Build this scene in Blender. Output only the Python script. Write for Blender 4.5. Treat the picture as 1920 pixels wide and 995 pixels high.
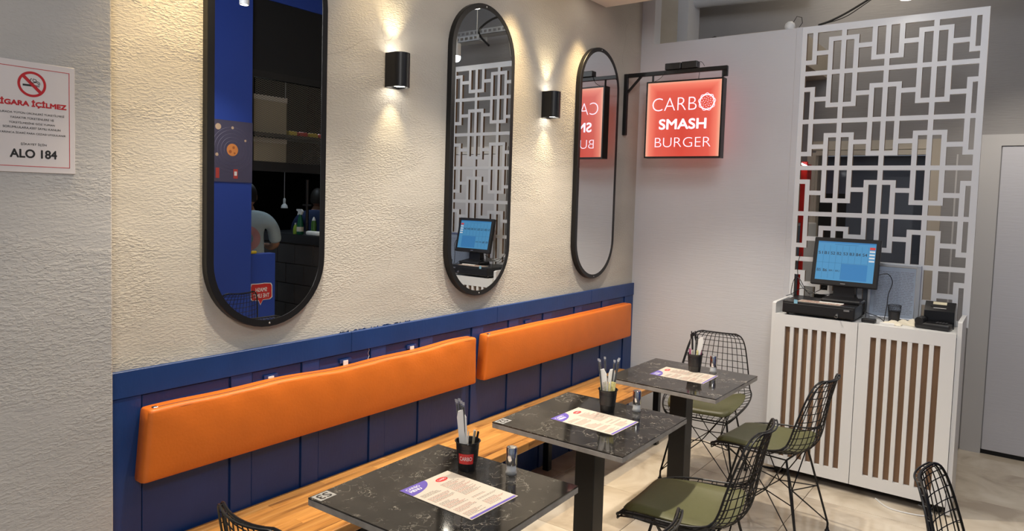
import bpy, bmesh, math, random
from mathutils import Vector, Matrix
random.seed(7)
for o in list(bpy.data.objects): bpy.data.objects.remove(o)
SC = bpy.context.scene
COL = SC.collection
PI = math.pi
R = math.radians

# ------------------------------------------------------------------ camera
cd = bpy.data.cameras.new('camera'); cam = bpy.data.objects.new('camera', cd); COL.objects.link(cam)
ya, pt, ro = R(36.602), R(-3.397), R(1.735)
F_ = Vector((-math.sin(ya)*math.cos(pt), math.cos(ya)*math.cos(pt), math.sin(pt)))
R_ = Vector((math.cos(ya), math.sin(ya), 0)); U_ = R_.cross(F_)
R2 = R_*math.cos(ro)+U_*math.sin(ro); U2 = -R_*math.sin(ro)+U_*math.cos(ro)
cam.matrix_world = Matrix(((R2.x, U2.x, -F_.x, 2.3205), (R2.y, U2.y, -F_.y, 0), (R2.z, U2.z, -F_.z, 1.62), (0, 0, 0, 1)))
cd.sensor_width = 36; cd.lens = 1316.56/1920*36; cd.shift_y = -49.99/1920; cd.clip_start = .02
SC.camera = cam

# ------------------------------------------------------------------ world, exposure
w = bpy.data.worlds.new('world'); SC.world = w; w.use_nodes = True
w.node_tree.nodes['Background'].inputs[0].default_value = (.78, .86, 1, 1)
w.node_tree.nodes['Background'].inputs[1].default_value = .27
SC.view_settings.view_transform = 'Standard'; SC.view_settings.look = 'None'
SC.view_settings.gamma = 1; SC.view_settings.use_curve_mapping = False
SC.view_settings.exposure = -0.20

# ------------------------------------------------------------------ lamps of the room
def lamp(kind, loc, energy, col=(1, 1, 1), target=None, size=.1, spot=60, blend=.5, name='lamp_light', parent=None):
    l = bpy.data.lights.new(name, kind); l.energy = energy; l.color = col
    if kind == 'AREA': l.shape = 'DISK'; l.size = size
    else: l.shadow_soft_size = size
    if kind == 'SPOT': l.spot_size = R(spot); l.spot_blend = blend
    o = bpy.data.objects.new(name, l); COL.objects.link(o); o.location = loc
    if target is not None:
        o.rotation_euler = (Vector(target)-Vector(loc)).to_track_quat('-Z', 'Y').to_euler()
    if parent is not None:
        o.parent = parent; o.location = Vector(loc)-parent.location
    return o
WARM = (1, .74, .38); SOFT = (1, .90, .76); COOL = (.90, .95, 1)

# ------------------------------------------------------------------ materials
MATS = {}
def nt(name):
    m = bpy.data.materials.new(name); m.use_nodes = True; t = m.node_tree
    return m, t, t.nodes['Principled BSDF']
def mat(name, col, rough=.5, metal=0, emit=None, es=0, bump=None, spec=None, trans=0, alpha=None, coat=0, var=0, varscale=6, ior=None):
    """bump=(scale, strength, detail, stretch vector)"""
    if name in MATS: return MATS[name]
    m, t, b = nt(name)
    b.inputs['Base Color'].default_value = (*col, 1); b.inputs['Roughness'].default_value = rough
    b.inputs['Metallic'].default_value = metal
    if spec is not None: b.inputs['Specular IOR Level'].default_value = spec
    if trans: b.inputs['Transmission Weight'].default_value = trans
    if ior: b.inputs['IOR'].default_value = ior
    if coat: b.inputs['Coat Weight'].default_value = coat; b.inputs['Coat Roughness'].default_value = .12
    if emit: b.inputs['Emission Color'].default_value = (*emit, 1); b.inputs['Emission Strength'].default_value = es
    if bump or var:
        tc = t.nodes.new('ShaderNodeTexCoord')
    if bump:
        mp = t.nodes.new('ShaderNodeMapping'); t.links.new(tc.outputs['Object'], mp.inputs[0])
        if len(bump) > 3: mp.inputs['Scale'].default_value = bump[3]
        n = t.nodes.new('ShaderNodeTexNoise'); n.inputs['Scale'].default_value = bump[0]; n.inputs['Detail'].default_value = bump[2]
        t.links.new(mp.outputs[0], n.inputs['Vector'])
        bp = t.nodes.new('ShaderNodeBump'); bp.inputs['Strength'].default_value = bump[1]; bp.inputs['Distance'].default_value = .004
        t.links.new(n.outputs['Fac'], bp.inputs['Height']); t.links.new(bp.outputs[0], b.inputs['Normal'])
    if var:
        n = t.nodes.new('ShaderNodeTexNoise'); n.inputs['Scale'].default_value = varscale; n.inputs['Detail'].default_value = 4
        t.links.new(tc.outputs['Object'], n.inputs['Vector'])
        r = t.nodes.new('ShaderNodeValToRGB'); r.color_ramp.elements[0].position = .3; r.color_ramp.elements[1].position = .7
        r.color_ramp.elements[0].color = (*[c*(1-var) for c in col], 1); r.color_ramp.elements[1].color = (*[min(1, c*(1+var)) for c in col], 1)
        t.links.new(n.outputs['Fac'], r.inputs[0]); t.links.new(r.outputs[0], b.inputs['Base Color'])
    MATS[name] = m
    return m

def m_plaster(name, col):
    """trowelled plaster: stretched ridges in patches between smooth skim areas"""
    m, t, b = nt(name); N = t.nodes; L = t.links
    b.inputs['Roughness'].default_value = .85; b.inputs['Specular IOR Level'].default_value = .25
    g = N.new('ShaderNodeNewGeometry')
    mp = N.new('ShaderNodeMapping'); L.new(g.outputs['Position'], mp.inputs[0]); mp.inputs['Scale'].default_value = (1, .5, 1.25)
    def noise(s, d, v=None, dist=0):
        n = N.new('ShaderNodeTexNoise'); n.inputs['Scale'].default_value = s; n.inputs['Detail'].default_value = d
        n.inputs['Distortion'].default_value = dist
        L.new((v or mp).outputs[0], n.inputs['Vector']); return n
    fine = noise(125, 4, dist=.3); med = noise(70, 4, dist=.35); msk = noise(3.2, 3, dist=.6); big = noise(5, 2)
    rm = N.new('ShaderNodeValToRGB'); rm.color_ramp.elements[0].position = .47; rm.color_ramp.elements[1].position = .57
    L.new(msk.outputs['Fac'], rm.inputs[0])
    rc = N.new('ShaderNodeValToRGB'); rc.color_ramp.elements[0].position = .44; rc.color_ramp.elements[1].position = .60
    L.new(fine.outputs['Fac'], rc.inputs[0])
    def math_(op, a, c):
        x = N.new('ShaderNodeMath'); x.operation = op
        for i, q in enumerate((a, c)):
            if isinstance(q, (int, float)): x.inputs[i].default_value = q
            else: L.new(q, x.inputs[i])
        return x.outputs[0]
    h = math_('ADD', math_('MULTIPLY', rc.outputs[0], math_('ADD', math_('MULTIPLY', rm.outputs[0], .70), .32)), math_('MULTIPLY', math_('MULTIPLY', med.outputs['Fac'], .9), math_('ADD', math_('MULTIPLY', rm.outputs[0], .7), .15)))
    h = math_('ADD', h, math_('MULTIPLY', big.outputs['Fac'], 2.2))
    # hairline cracks
    vor = N.new('ShaderNodeTexVoronoi'); vor.feature = 'DISTANCE_TO_EDGE'; vor.inputs['Scale'].default_value = 1.1
    dn = noise(4, 4); 
    mx = N.new('ShaderNodeMixRGB'); mx.inputs[0].default_value = .12; L.new(g.outputs['Position'], mx.inputs[1]); L.new(dn.outputs['Color'], mx.inputs[2])
    L.new(mx.outputs[0], vor.inputs['Vector'])
    cr = N.new('ShaderNodeMath'); cr.operation = 'LESS_THAN'; cr.inputs[1].default_value = .0011; L.new(vor.outputs['Distance'], cr.inputs[0])
    cm = noise(1.7, 1); cg = N.new('ShaderNodeMath'); cg.operation = 'GREATER_THAN'; cg.inputs[1].default_value = .60; L.new(cm.outputs['Fac'], cg.inputs[0])
    crk = math_('MULTIPLY', cr.outputs[0], cg.outputs[0])
    h = math_('SUBTRACT', h, math_('MULTIPLY', crk, 1.0))
    bp = N.new('ShaderNodeBump'); bp.inputs['Strength'].default_value = .52; bp.inputs['Distance'].default_value = .0032
    L.new(h, bp.inputs['Height']); L.new(bp.outputs[0], b.inputs['Normal'])
    cr_ = N.new('ShaderNodeValToRGB'); cr_.color_ramp.elements[0].position = .3; cr_.color_ramp.elements[1].position = .75
    cr_.color_ramp.elements[0].color = (*[c*.93 for c in col], 1); cr_.color_ramp.elements[1].color = (*[min(1, c*1.05) for c in col], 1)
    L.new(big.outputs['Fac'], cr_.inputs[0])
    mc = N.new('ShaderNodeMixRGB'); mc.blend_type = 'MULTIPLY'; L.new(math_('MULTIPLY', crk, .3), mc.inputs[0]); L.new(cr_.outputs[0], mc.inputs[1]); mc.inputs[2].default_value = (.2, .18, .16, 1)
    L.new(mc.outputs[0], b.inputs['Base Color'])
    return m

def m_marble_black():
    m, t, b = nt('black veined stone'); N = t.nodes; L = t.links
    b.inputs['Roughness'].default_value = .07; b.inputs['Specular IOR Level'].default_value = .5
    g = N.new('ShaderNodeNewGeometry')
    def layer(scale, width, dscale, damt, seed):
        mp = N.new('ShaderNodeMapping'); mp.inputs['Location'].default_value = (seed, seed*.7, 0); mp.inputs['Rotation'].default_value = (0, 0, seed)
        L.new(g.outputs['Position'], mp.inputs[0])
        n = N.new('ShaderNodeTexNoise'); n.inputs['Scale'].default_value = dscale; n.inputs['Detail'].default_value = 6; L.new(mp.outputs[0], n.inputs['Vector'])
        mx = N.new('ShaderNodeMixRGB'); mx.inputs[0].default_value = damt; L.new(mp.outputs[0], mx.inputs[1]); L.new(n.outputs['Color'], mx.inputs[2])
        v = N.new('ShaderNodeTexVoronoi'); v.feature = 'DISTANCE_TO_EDGE'; v.inputs['Scale'].default_value = scale; L.new(mx.outputs[0], v.inputs['Vector'])
        r = N.new('ShaderNodeValToRGB'); r.color_ramp.elements[0].position = 0; r.color_ramp.elements[0].color = (1, 1, 1, 1)
        r.color_ramp.elements[1].position = width; r.color_ramp.elements[1].color = (0, 0, 0, 1); L.new(v.outputs['Distance'], r.inputs[0])
        k = N.new('ShaderNodeTexNoise'); k.inputs['Scale'].default_value = scale*1.1; k.inputs['Detail'].default_value = 3; L.new(mp.outputs[0], k.inputs['Vector'])
        kr = N.new('ShaderNodeValToRGB'); kr.color_ramp.elements[0].position = .5; kr.color_ramp.elements[1].position = .68; L.new(k.outputs['Fac'], kr.inputs[0])
        mm = N.new('ShaderNodeMath'); mm.operation = 'MULTIPLY'; L.new(r.outputs[0], mm.inputs[0]); L.new(kr.outputs[0], mm.inputs[1])
        return mm
    a = layer(6, .012, 11, .32, 2.3); c = layer(17, .022, 22, .20, 5.1); d = layer(3.1, .007, 9, .40, 8.7)
    s = N.new('ShaderNodeMath'); s.operation = 'ADD'; L.new(a.outputs[0], s.inputs[0]); L.new(c.outputs[0], s.inputs[1])
    s2 = N.new('ShaderNodeMath'); s2.operation = 'ADD'; s2.use_clamp = True; L.new(s.outputs[0], s2.inputs[0]); L.new(d.outputs[0], s2.inputs[1])
    base = N.new('ShaderNodeTexNoise'); base.inputs['Scale'].default_value = 7; base.inputs['Detail'].default_value = 7; L.new(g.outputs['Position'], base.inputs['Vector'])
    br = N.new('ShaderNodeValToRGB'); br.color_ramp.elements[0].position = .35; br.color_ramp.elements[0].color = (.007, .0065, .006, 1)
    br.color_ramp.elements[1].position = .75; br.color_ramp.elements[1].color = (.032, .028, .024, 1); L.new(base.outputs['Fac'], br.inputs[0])
    mx = N.new('ShaderNodeMixRGB'); L.new(s2.outputs[0], mx.inputs[0]); L.new(br.outputs[0], mx.inputs[1]); mx.inputs[2].default_value = (.34, .31, .26, 1)
    L.new(mx.outputs[0], b.inputs['Base Color'])
    return m

def m_wood(name, c1, c2, c3, axis=(14, 1.1, 14), rough=.35, objvar=True):
    m, t, b = nt(name); N = t.nodes; L = t.links
    b.inputs['Roughness'].default_value = rough
    tc = N.new('ShaderNodeTexCoord'); oi = N.new('ShaderNodeObjectInfo')
    mp = N.new('ShaderNodeMapping'); mp.inputs['Scale'].default_value = axis
    L.new(tc.outputs['Object'], mp.inputs[0])
    cb = N.new('ShaderNodeCombineXYZ'); ml = N.new('ShaderNodeMath'); ml.operation = 'MULTIPLY'; ml.inputs[1].default_value = 37.
    L.new(oi.outputs['Random'], ml.inputs[0]); L.new(ml.outputs[0], cb.inputs[0]); L.new(ml.outputs[0], cb.inputs[1]); L.new(cb.outputs[0], mp.inputs['Location'])
    n = N.new('ShaderNodeTexNoise'); n.inputs['Scale'].default_value = 2.2; n.inputs['Detail'].default_value = 6; n.inputs['Distortion'].default_value = .8
    L.new(mp.outputs[0], n.inputs['Vector'])
    r = N.new('ShaderNodeValToRGB'); e = r.color_ramp.elements
    e[0].position = .25; e[0].color = (*c3, 1); e[1].position = .75; e[1].color = (*c1, 1); x = r.color_ramp.elements.new(.45); x.color = (*c2, 1)
    L.new(n.outputs['Fac'], r.inputs[0])
    hs = N.new('ShaderNodeHueSaturation'); L.new(r.outputs[0], hs.inputs['Color'])
    if objvar:
        mr = N.new('ShaderNodeMapRange'); mr.inputs['To Min'].default_value = .78; mr.inputs['To Max'].default_value = 1.12; L.new(oi.outputs['Random'], mr.inputs['Value']); L.new(mr.outputs[0], hs.inputs['Value'])
    L.new(hs.outputs[0], b.inputs['Base Color'])
    return m

def m_floor():
    m, t, b = nt('cream marble tile'); N = t.nodes; L = t.links
    b.inputs['Roughness'].default_value = .11; b.inputs['Specular IOR Level'].default_value = .5
    g = N.new('ShaderNodeNewGeometry'); oi = N.new('ShaderNodeObjectInfo')
    ad = N.new('ShaderNodeVectorMath'); ad.operation = 'ADD'; ml = N.new('ShaderNodeMath'); ml.operation = 'MULTIPLY'; ml.inputs[1].default_value = 20; L.new(oi.outputs['Random'], ml.inputs[0])
    L.new(g.outputs['Position'], ad.inputs[0]); L.new(ml.outputs[0], ad.inputs[1])
    n = N.new('ShaderNodeTexNoise'); n.inputs['Scale'].default_value = 2.4; n.inputs['Detail'].default_value = 7; n.inputs['Distortion'].default_value = 1.6; L.new(ad.outputs[0], n.inputs['Vector'])
    r = N.new('ShaderNodeValToRGB'); e = r.color_ramp.elements; e[0].position = .32; e[0].color = (.46, .38, .29, 1); e[1].position = .66; e[1].color = (.76, .68, .56, 1)
    x = e.new(.5); x.color = (.66, .57, .45, 1)
    L.new(n.outputs['Fac'], r.inputs[0]); L.new(r.outputs[0], b.inputs['Base Color'])
    return m

M_WALL = m_plaster('trowelled plaster', (.54, .50, .435))
M_PILLAR = m_plaster('trowelled plaster pillar', (.48, .465, .45))
M_GREYWALL = mat('grey painted board', (.40, .39, .385), .6, bump=(9, .35, 6, (1.2, 1.2, 22)), var=.05, varscale=3)
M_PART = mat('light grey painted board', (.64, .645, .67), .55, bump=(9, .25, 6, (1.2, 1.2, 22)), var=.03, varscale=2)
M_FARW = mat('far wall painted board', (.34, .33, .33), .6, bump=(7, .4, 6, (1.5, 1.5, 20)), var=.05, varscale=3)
M_VOID = mat('void grey paint', (.27, .275, .29), .75)
M_CEIL = mat('cream ceiling paint', (.84, .80, .72), .8)
M_HCEIL = mat('grey slab paint', (.30, .31, .33), .85, var=.1, varscale=2)
M_BLUE = mat('blue painted timber', (.009, .042, .170), .42, bump=(30, .25, 5, (1, 3, 1)), var=.12, varscale=5)
M_BLUE2 = mat('blue painted panel', (.020, .060, .36), .5)
M_ORANGE = mat('orange upholstery', (.66, .155, .014), .45, bump=(110, .15, 2), var=.05, varscale=9)
M_ORANGE_D = mat('orange seam', (.42, .10, .012), .6)
M_WHITE = mat('white lacquer', (.80, .80, .795), .32)
M_WHITE2 = mat('lattice white paint', (.82, .83, .85), .45)
M_MDF = mat('raw board edge', (.23, .15, .095), .8)
M_BLACKM = mat('black metal', (.012, .012, .013), .38, .3)
M_BLACKP = mat('black plastic', (.014, .014, .016), .38)
M_BLACKG = mat('glossy black plastic', (.012, .012, .014), .15)
M_DARK = mat('near black paint', (.008, .008, .009), .8)
M_CHROME = mat('chrome', (.82, .82, .82), .12, 1)
M_ALU = mat('brushed aluminium', (.62, .63, .65), .3, 1)
M_MIRROR = mat('mirror silver', (.80, .82, .82), .0, 1)
M_GLASS = mat('clear glass', (.85, .87, .88), .05)
M_GLASS.node_tree.nodes['Principled BSDF'].inputs['Alpha'].default_value = .32
M_PAPER = mat('paper', (.92, .90, .86), .7)
M_CREAMP = mat('cream napkin paper', (.80, .74, .60), .8)
M_MENU = mat('laminated menu', (.62, .55, .46), .28)
M_PURPLE = mat('purple print', (.13, .09, .42), .3)
M_REDP = mat('red print', (.62, .03, .03), .4)
M_TXT = mat('black print', (.02, .02, .02), .5)
M_GTXT = mat('grey print', (.10, .07, .06), .5)
M_RTXT = mat('soft red print', (.32, .05, .03), .5)
M_WTXT = mat('white print', (.85, .85, .85), .5)
M_STONE = m_marble_black()
M_STONE_E = mat('grey stone edge', (.32, .30, .28), .4, var=.2, varscale=25)
M_BENCH = m_wood('laminated beech', (.60, .31, .092), (.47, .215, .055), (.15, .060, .020))
M_KRAFT = mat('brown board backing', (.21, .12, .066), .7, bump=(8, .8, 4), var=.12, varscale=3)
M_OLIVE = mat('olive leatherette', (.092, .092, .036), .42, bump=(60, .15, 3), var=.08, varscale=5)
M_TILE = m_floor()
M_GROUT = mat('tile grout', (.28, .23, .18), .9)
M_RED = mat('red enamel', (.62, .02, .015), .35)
M_BEIGE = mat('beige paint', (.52, .46, .38), .6)
M_BEIGE2 = mat('pale beige trim', (.66, .60, .50), .5)
M_DOOR = mat('lilac grey door paint', (.66, .66, .71), .45, bump=(8, .2, 5, (1, 1, 12)))
M_DOORF = mat('grey frame paint', (.60, .59, .59), .5)
M_TINT = mat('dark tinted glass', (.10, .115, .145), .12)
M_SKIN = mat('skin', (.42, .22, .14), .55)
M_HAIR = mat('dark hair', (.02, .015, .012), .6)
M_TEE = mat('pale blue grey cotton', (.42, .52, .56), .85, bump=(14, .8, 3))
M_NAVY = mat('navy cotton', (.02, .035, .10), .85)
M_KTILE = mat('dark brown tile', (.035, .027, .023), .3, var=.3, varscale=4)
M_GREEN = mat('green plastic', (.01, .13, .065), .35)
M_LIME = mat('lime plastic', (.35, .5, .05), .35)
M_YELLOW = mat('yellow plastic', (.7, .5, .02), .5)
M_TAN = mat('tan cardboard', (.36, .30, .20), .8)
M_POSTER = mat('space poster purple', (.075, .07, .13), .5)
M_PORANGE = mat('planet orange', (.75, .28, .08), .5)
M_PRING = mat('orbit line', (.16, .15, .24), .5)
M_BULB = mat('lamp lens', (1, 1, 1), .3, emit=(1, .93, .80), es=30)
M_BULBC = mat('cool lamp lens', (1, 1, 1), .3, emit=(.95, .97, 1), es=12)
M_FLAMP = mat('sign back light lettering', (1, 1, 1), .4, emit=(.84, .76, 1), es=1.0)

def m_lightbox():
    m, t, b = nt('backlit red panel'); N = t.nodes; L = t.links
    b.inputs['Base Color'].default_value = (.5, .03, .02, 1); b.inputs['Roughness'].default_value = .25
    tc = N.new('ShaderNodeTexCoord'); sp = N.new('ShaderNodeSeparateXYZ'); L.new(tc.outputs['Generated'], sp.inputs[0])
    def mth(op, a, c=None):
        x = N.new('ShaderNodeMath'); x.operation = op
        for i, q in enumerate((a, c)):
            if q is None: continue
            if isinstance(q, (int, float)): x.inputs[i].default_value = q
            else: L.new(q, x.inputs[i])
        return x.outputs[0]
    dx = mth('SUBTRACT', .5, mth('ABSOLUTE', mth('SUBTRACT', sp.outputs[0], .5)))
    dz = mth('SUBTRACT', 1.0, sp.outputs[2])            # LED strip on both sides and along the top
    d = mth('MINIMUM', dx, mth('ADD', dz, .01))
    wv = N.new('ShaderNodeTexWave'); wv.inputs['Scale'].default_value = 2.0; L.new(tc.outputs['Generated'], wv.inputs[0]); wv.bands_direction = 'X'
    r = N.new('ShaderNodeValToRGB'); e = r.color_ramp.elements
    e[0].position = 0; e[0].color = (1, .62, .42, 1); e[1].position = .5; e[1].color = (.60, .075, .05, 1)
    x = e.new(.05); x.color = (.98, .30, .20, 1); y = e.new(.14); y.color = (.72, .13, .09, 1)
    L.new(d, r.inputs[0]); L.new(r.outputs[0], b.inputs['Emission Color']); b.inputs['Emission Strength'].default_value = .78
    return m
M_BOX = m_lightbox()
M_SCREEN = mat('lcd blue', (.02, .04, .06), .2, emit=(.13, .47, .86), es=.62)
M_SCREEN2 = mat('lcd deeper blue', (.02, .04, .06), .2, emit=(.07, .33, .75), es=.62)
M_SCRLINE = mat('lcd grid line', (.02, .02, .03), .2, emit=(.03, .13, .30), es=.6)
M_SCRW = mat('lcd white', (.1, .1, .1), .2, emit=(.8, .85, .9), es=.8)
M_SCRR = mat('lcd red', (.1, .02, .02), .2, emit=(.8, .08, .07), es=.8)

# ------------------------------------------------------------------ mesh helpers
class MB:
    def __init__(s): s.v = []; s.f = []; s.mi = []; s.cur = 0
    def add(s, vs, fs):
        k = len(s.v); s.v += [tuple(a) for a in vs]
        for f in fs: s.f.append([i+k for i in f]); s.mi.append(s.cur)
        return s
    def box(s, x0, x1, y0, y1, z0, z1, M=None):
        vs = [(x, y, z) for z in (z0, z1) for y in (y0, y1) for x in (x0, x1)]
        if M is not None: vs = [M @ Vector(v) for v in vs]
        return s.add(vs, [(0, 2, 3, 1), (4, 5, 7, 6), (0, 1, 5, 4), (2, 6, 7, 3), (0, 4, 6, 2), (1, 3, 7, 5)])
    def rbox(s, x0, x1, y0, y1, z0, z1, r, seg=2, M=None):
        bm = bmesh.new(); bmesh.ops.create_cube(bm, size=1)
        for v in bm.verts: v.co = Vector((x0+(v.co.x+.5)*(x1-x0), y0+(v.co.y+.5)*(y1-y0), z0+(v.co.z+.5)*(z1-z0)))
        bmesh.ops.bevel(bm, geom=bm.edges[:], offset=r, segments=seg, profile=.5, affect='EDGES')
        if M is not None: bm.transform(M)
        bm.verts.index_update()
        s.add([v.co.copy() for v in bm.verts], [[v.index for v in f.verts] for f in bm.faces]); bm.free(); return s
    def tube(s, pts, r, n=6, closed=False, cap=True):
        pts = [Vector(p) for p in pts]; N = len(pts); rs = r if isinstance(r, (list, tuple)) else [r]*N
        tn = []
        for i in range(N):
            a = pts[(i-1) % N] if (closed or i > 0) else pts[i]; b = pts[(i+1) % N] if (closed or i < N-1) else pts[i]
            t = (b-a); tn.append(t.normalized() if t.length > 1e-9 else Vector((0, 0, 1)))
        up = Vector((0, 0, 1)) if abs(tn[0].z) < .9 else Vector((1, 0, 0))
        u = tn[0].cross(up).normalized(); vs = []
        for i in range(N):
            u = (u-tn[i]*u.dot(tn[i])); u = u.normalized() if u.length > 1e-6 else tn[i].orthogonal().normalized()
            w_ = tn[i].cross(u)
            for k in range(n):
                a = 2*PI*k/n; vs.append(pts[i]+(u*math.cos(a)+w_*math.sin(a))*rs[i])
        fs = []
        for i in range(N if closed else N-1):
            j = (i+1) % N
            for k in range(n): fs.append((i*n+k, i*n+(k+1) % n, j*n+(k+1) % n, j*n+k))
        if cap and not closed: fs += [tuple(range(n))[::-1], tuple((N-1)*n+k for k in range(n))]
        return s.add(vs, fs)
    def lathe(s, prof, c=(0, 0, 0), n=24, M=None, sx=1, sy=1):
        vs = []; fs = []; m = len(prof)
        for k in range(n):
            a = 2*PI*k/n
            for r, z in prof: vs.append((c[0]+r*math.cos(a)*sx, c[1]+r*math.sin(a)*sy, c[2]+z))
        for k in range(n):
            j = (k+1) % n
            for i in range(m-1): fs.append((k*m+i, j*m+i, j*m+i+1, k*m+i+1))
        if M is not None: vs = [M @ Vector(v) for v in vs]
        return s.add(vs, fs)
    def poly(s, pts, nrm, th):
        """prism: polygon points extruded by vector nrm*th"""
        pts = [Vector(p) for p in pts]; d = Vector(nrm)*th; n = len(pts)
        fs = [tuple(range(n))[::-1], tuple(range(n, 2*n))]+[(i, (i+1) % n, n+(i+1) % n, n+i) for i in range(n)]
        return s.add(pts+[p+d for p in pts], fs)
    def quad(s, a, b, c, d): return s.add([a, b, c, d], [(0, 1, 2, 3)])
    def xf(s, M): s.v = [tuple(M @ Vector(v)) for v in s.v]; return s
    def build(s, name, m, parent=None, W=False, smooth=False, ang=40):
        me = bpy.data.meshes.new(name)
        vs = s.v
        if W and parent is not None:
            l = parent.location; vs = [(v[0]-l.x, v[1]-l.y, v[2]-l.z) for v in vs]
        me.from_pydata(vs, [], s.f); 
        for q in (m if isinstance(m, (list, tuple)) else [m]): me.materials.append(q)
        if isinstance(m, (list, tuple)): me.polygons.foreach_set('material_index', s.mi)
        bm = bmesh.new(); bm.from_mesh(me); bmesh.ops.recalc_face_normals(bm, faces=bm.faces[:]); bm.to_mesh(me); bm.free()
        if smooth:
            me.polygons.foreach_set('use_smooth', [True]*len(me.polygons)); me.set_sharp_from_angle(angle=R(ang))
        me.update()
        o = bpy.data.objects.new(name, me); COL.objects.link(o)
        if parent is not None: o.parent = parent
        return o

def tag(o, label=None, cat=None, group=None, kind=None):
    if label: o['label'] = label
    if cat: o['category'] = cat
    if group: o['group'] = group
    if kind: o['kind'] = kind
    return o
def thing(name, label, cat, loc=(0, 0, 0), rz=0, group=None):
    o = bpy.data.objects.new(name, None); COL.objects.link(o); o.location = loc; o.rotation_euler = (0, 0, rz)
    o.empty_display_size = .05
    return tag(o, label, cat, group)
def structure(o): o['kind'] = 'structure'; return o
def dup(root, loc, rz=0, label=None):
    def cp(o, par):
        c = o.copy(); COL.objects.link(c)
        if par is not None: c.parent = par
        for ch in o.children: cp(ch, c)
        return c
    r = cp(root, None); r.location = loc; r.rotation_euler = (0, 0, rz)
    if label: r['label'] = label
    return r

_tc = {}
def text_geo(body, offset=0.0):
    k = (body, offset)
    if k in _tc: return _tc[k]
    c = bpy.data.curves.new('tmp', 'FONT'); c.body = body; c.size = 1; c.offset = offset; c.resolution_u = 6
    c.align_x = 'LEFT'
    o = bpy.data.objects.new('tmp', c); COL.objects.link(o)
    dg = bpy.context.evaluated_depsgraph_get(); me = bpy.data.meshes.new_from_object(o.evaluated_get(dg))
    vs = [v.co.copy() for v in me.vertices]; fs = [list(p.vertices) for p in me.polygons]
    bpy.data.objects.remove(o); bpy.data.curves.remove(c); bpy.data.meshes.remove(me)
    xs = [v.x for v in vs]; ys = [v.y for v in vs]
    _tc[k] = (vs, fs, min(xs), max(xs), min(ys), max(ys)); return _tc[k]
def text_into(mb, body, center, w_, h, right, up, nrm, off=.0008, bold=0.0):
    vs, fs, x0, x1, y0, y1 = text_geo(body, min(bold, 0.0))
    if bold > 0:
        sc_ = h*bold*1.1
        for q, (dx, dy) in enumerate(((1, 0), (-1, 0), (0, 1), (0, -1), (.7, .7), (-.7, .7), (.7, -.7), (-.7, -.7))):
            text_into(mb, body, Vector(center)+Vector(right)*dx*sc_+Vector(up)*dy*sc_, w_, h, right, up, nrm, off-.00003*(q+1), 0.0)
    right, up, nrm, c = Vector(right), Vector(up), Vector(nrm), Vector(center)
    out = [c+right*((v.x-(x0+x1)/2)/(x1-x0)*w_)+up*((v.y-(y0+y1)/2)/(y1-y0)*h)+nrm*off for v in vs]
    mb.add(out, fs)

# ================================================================== SETTING
YB = 4.60; YC = 4.311; YF = 5.63; CZ = 2.868
wall = MB().box(-.12, 0, .95, YF, 0, 3.6).build('wall_left', M_WALL); structure(wall)
pil = MB().rbox(-.12, .10, -2.5, .976, 0, 3.3, .006, 1).build('wall_pillar', M_PILLAR); structure(pil)
# partition wall at the back with the end strip running up
p = MB().box(0, 1.098, YB, YB+.10, 0, 2.722).box(0, .096, YB, YB+.10, 2.722, 3.6).build('wall_back', M_PART); structure(p)
MB().rbox(1.062, 1.099, YB-.004, YB+.10, 0, 2.724, .002, 1).build('edge_trim', M_PART, p)
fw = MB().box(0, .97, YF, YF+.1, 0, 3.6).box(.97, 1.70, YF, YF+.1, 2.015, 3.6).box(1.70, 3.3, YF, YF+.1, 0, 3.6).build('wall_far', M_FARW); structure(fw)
# stub column in the recess
cl = MB().box(0, .085, 5.2, 5.42, 0, 3.6).build('wall_stub', M_PART); structure(cl)
# doorway in the far wall
d1 = MB().box(.985, 1.69, YF+.10, YF+.13, 0, 2.0).build('door_1', M_TINT); structure(d1)
MB().box(.985, 1.18, YF+.085, YF+.10, 0, 1.72).build('dark_panel', M_DARK, d1)
MB().box(1.22, 1.68, YF+.085, YF+.10, 1.02, 1.30).build('lower_pane', M_TINT, d1)
MB().box(.915, .975, YF-.03, YF, 0, 2.02).build('door_jamb', M_BEIGE2, d1)
MB().box(.975, .99, YF-.01, YF+.1, 0, 2.02).build('door_jamb', M_BEIGE, d1)
MB().box(1.71, 1.80, YF-.03, YF, 0, 2.105).build('door_jamb', M_BEIGE, d1)
MB().box(.915, 1.71, YF-.02, YF, 2.04, 2.105).build('door_head', M_BEIGE2, d1)
MB().box(.975, 1.71, YF-.03, YF+.02, 2.0, 2.035).build('door_head', M_BEIGE2, d1)
# flush door on the right of the far wall
d2 = MB().rbox(2.122, 3.0, YF-.012, YF-.0005, .03, 2.046, .002, 1).build('door_2', M_DOOR); structure(d2)
MB().box(2.0, 2.117, YF-.018, YF, 0, 2.126).build('door_frame', M_DOORF, d2)
MB().box(2.117, 3.1, YF-.018, YF, 2.052, 2.126).build('door_frame', M_DOORF, d2)
MB().box(2.117, 3.0, YF-.004, YF, 0, .03).build('threshold', M_DARK, d2)
MB().box(1.87, 1.88, YF-.004, YF, 0, 2.0).build('cover_strip', M_DOORF, fw)
# ceilings
c1 = MB().rbox(0, .62, -2.5, 4.07, CZ, CZ+.35, .003, 1).build('ceiling', M_CEIL); structure(c1)
c2 = MB().box(-.1, 3.1, -3, YF+.1, 3.6, 3.7).build('ceiling_slab', M_HCEIL); structure(c2)
c4 = MB().box(3.1, 7, -3, 9, 3.6, 3.7).build('ceiling_kitchen', M_DARK); structure(c4)
# boxed-in beam and duct above the back room
b1 = MB().box(.55, 1.03, 4.75, YF, 2.565, 2.76).build('trim_1', M_BEIGE); structure(b1)
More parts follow.
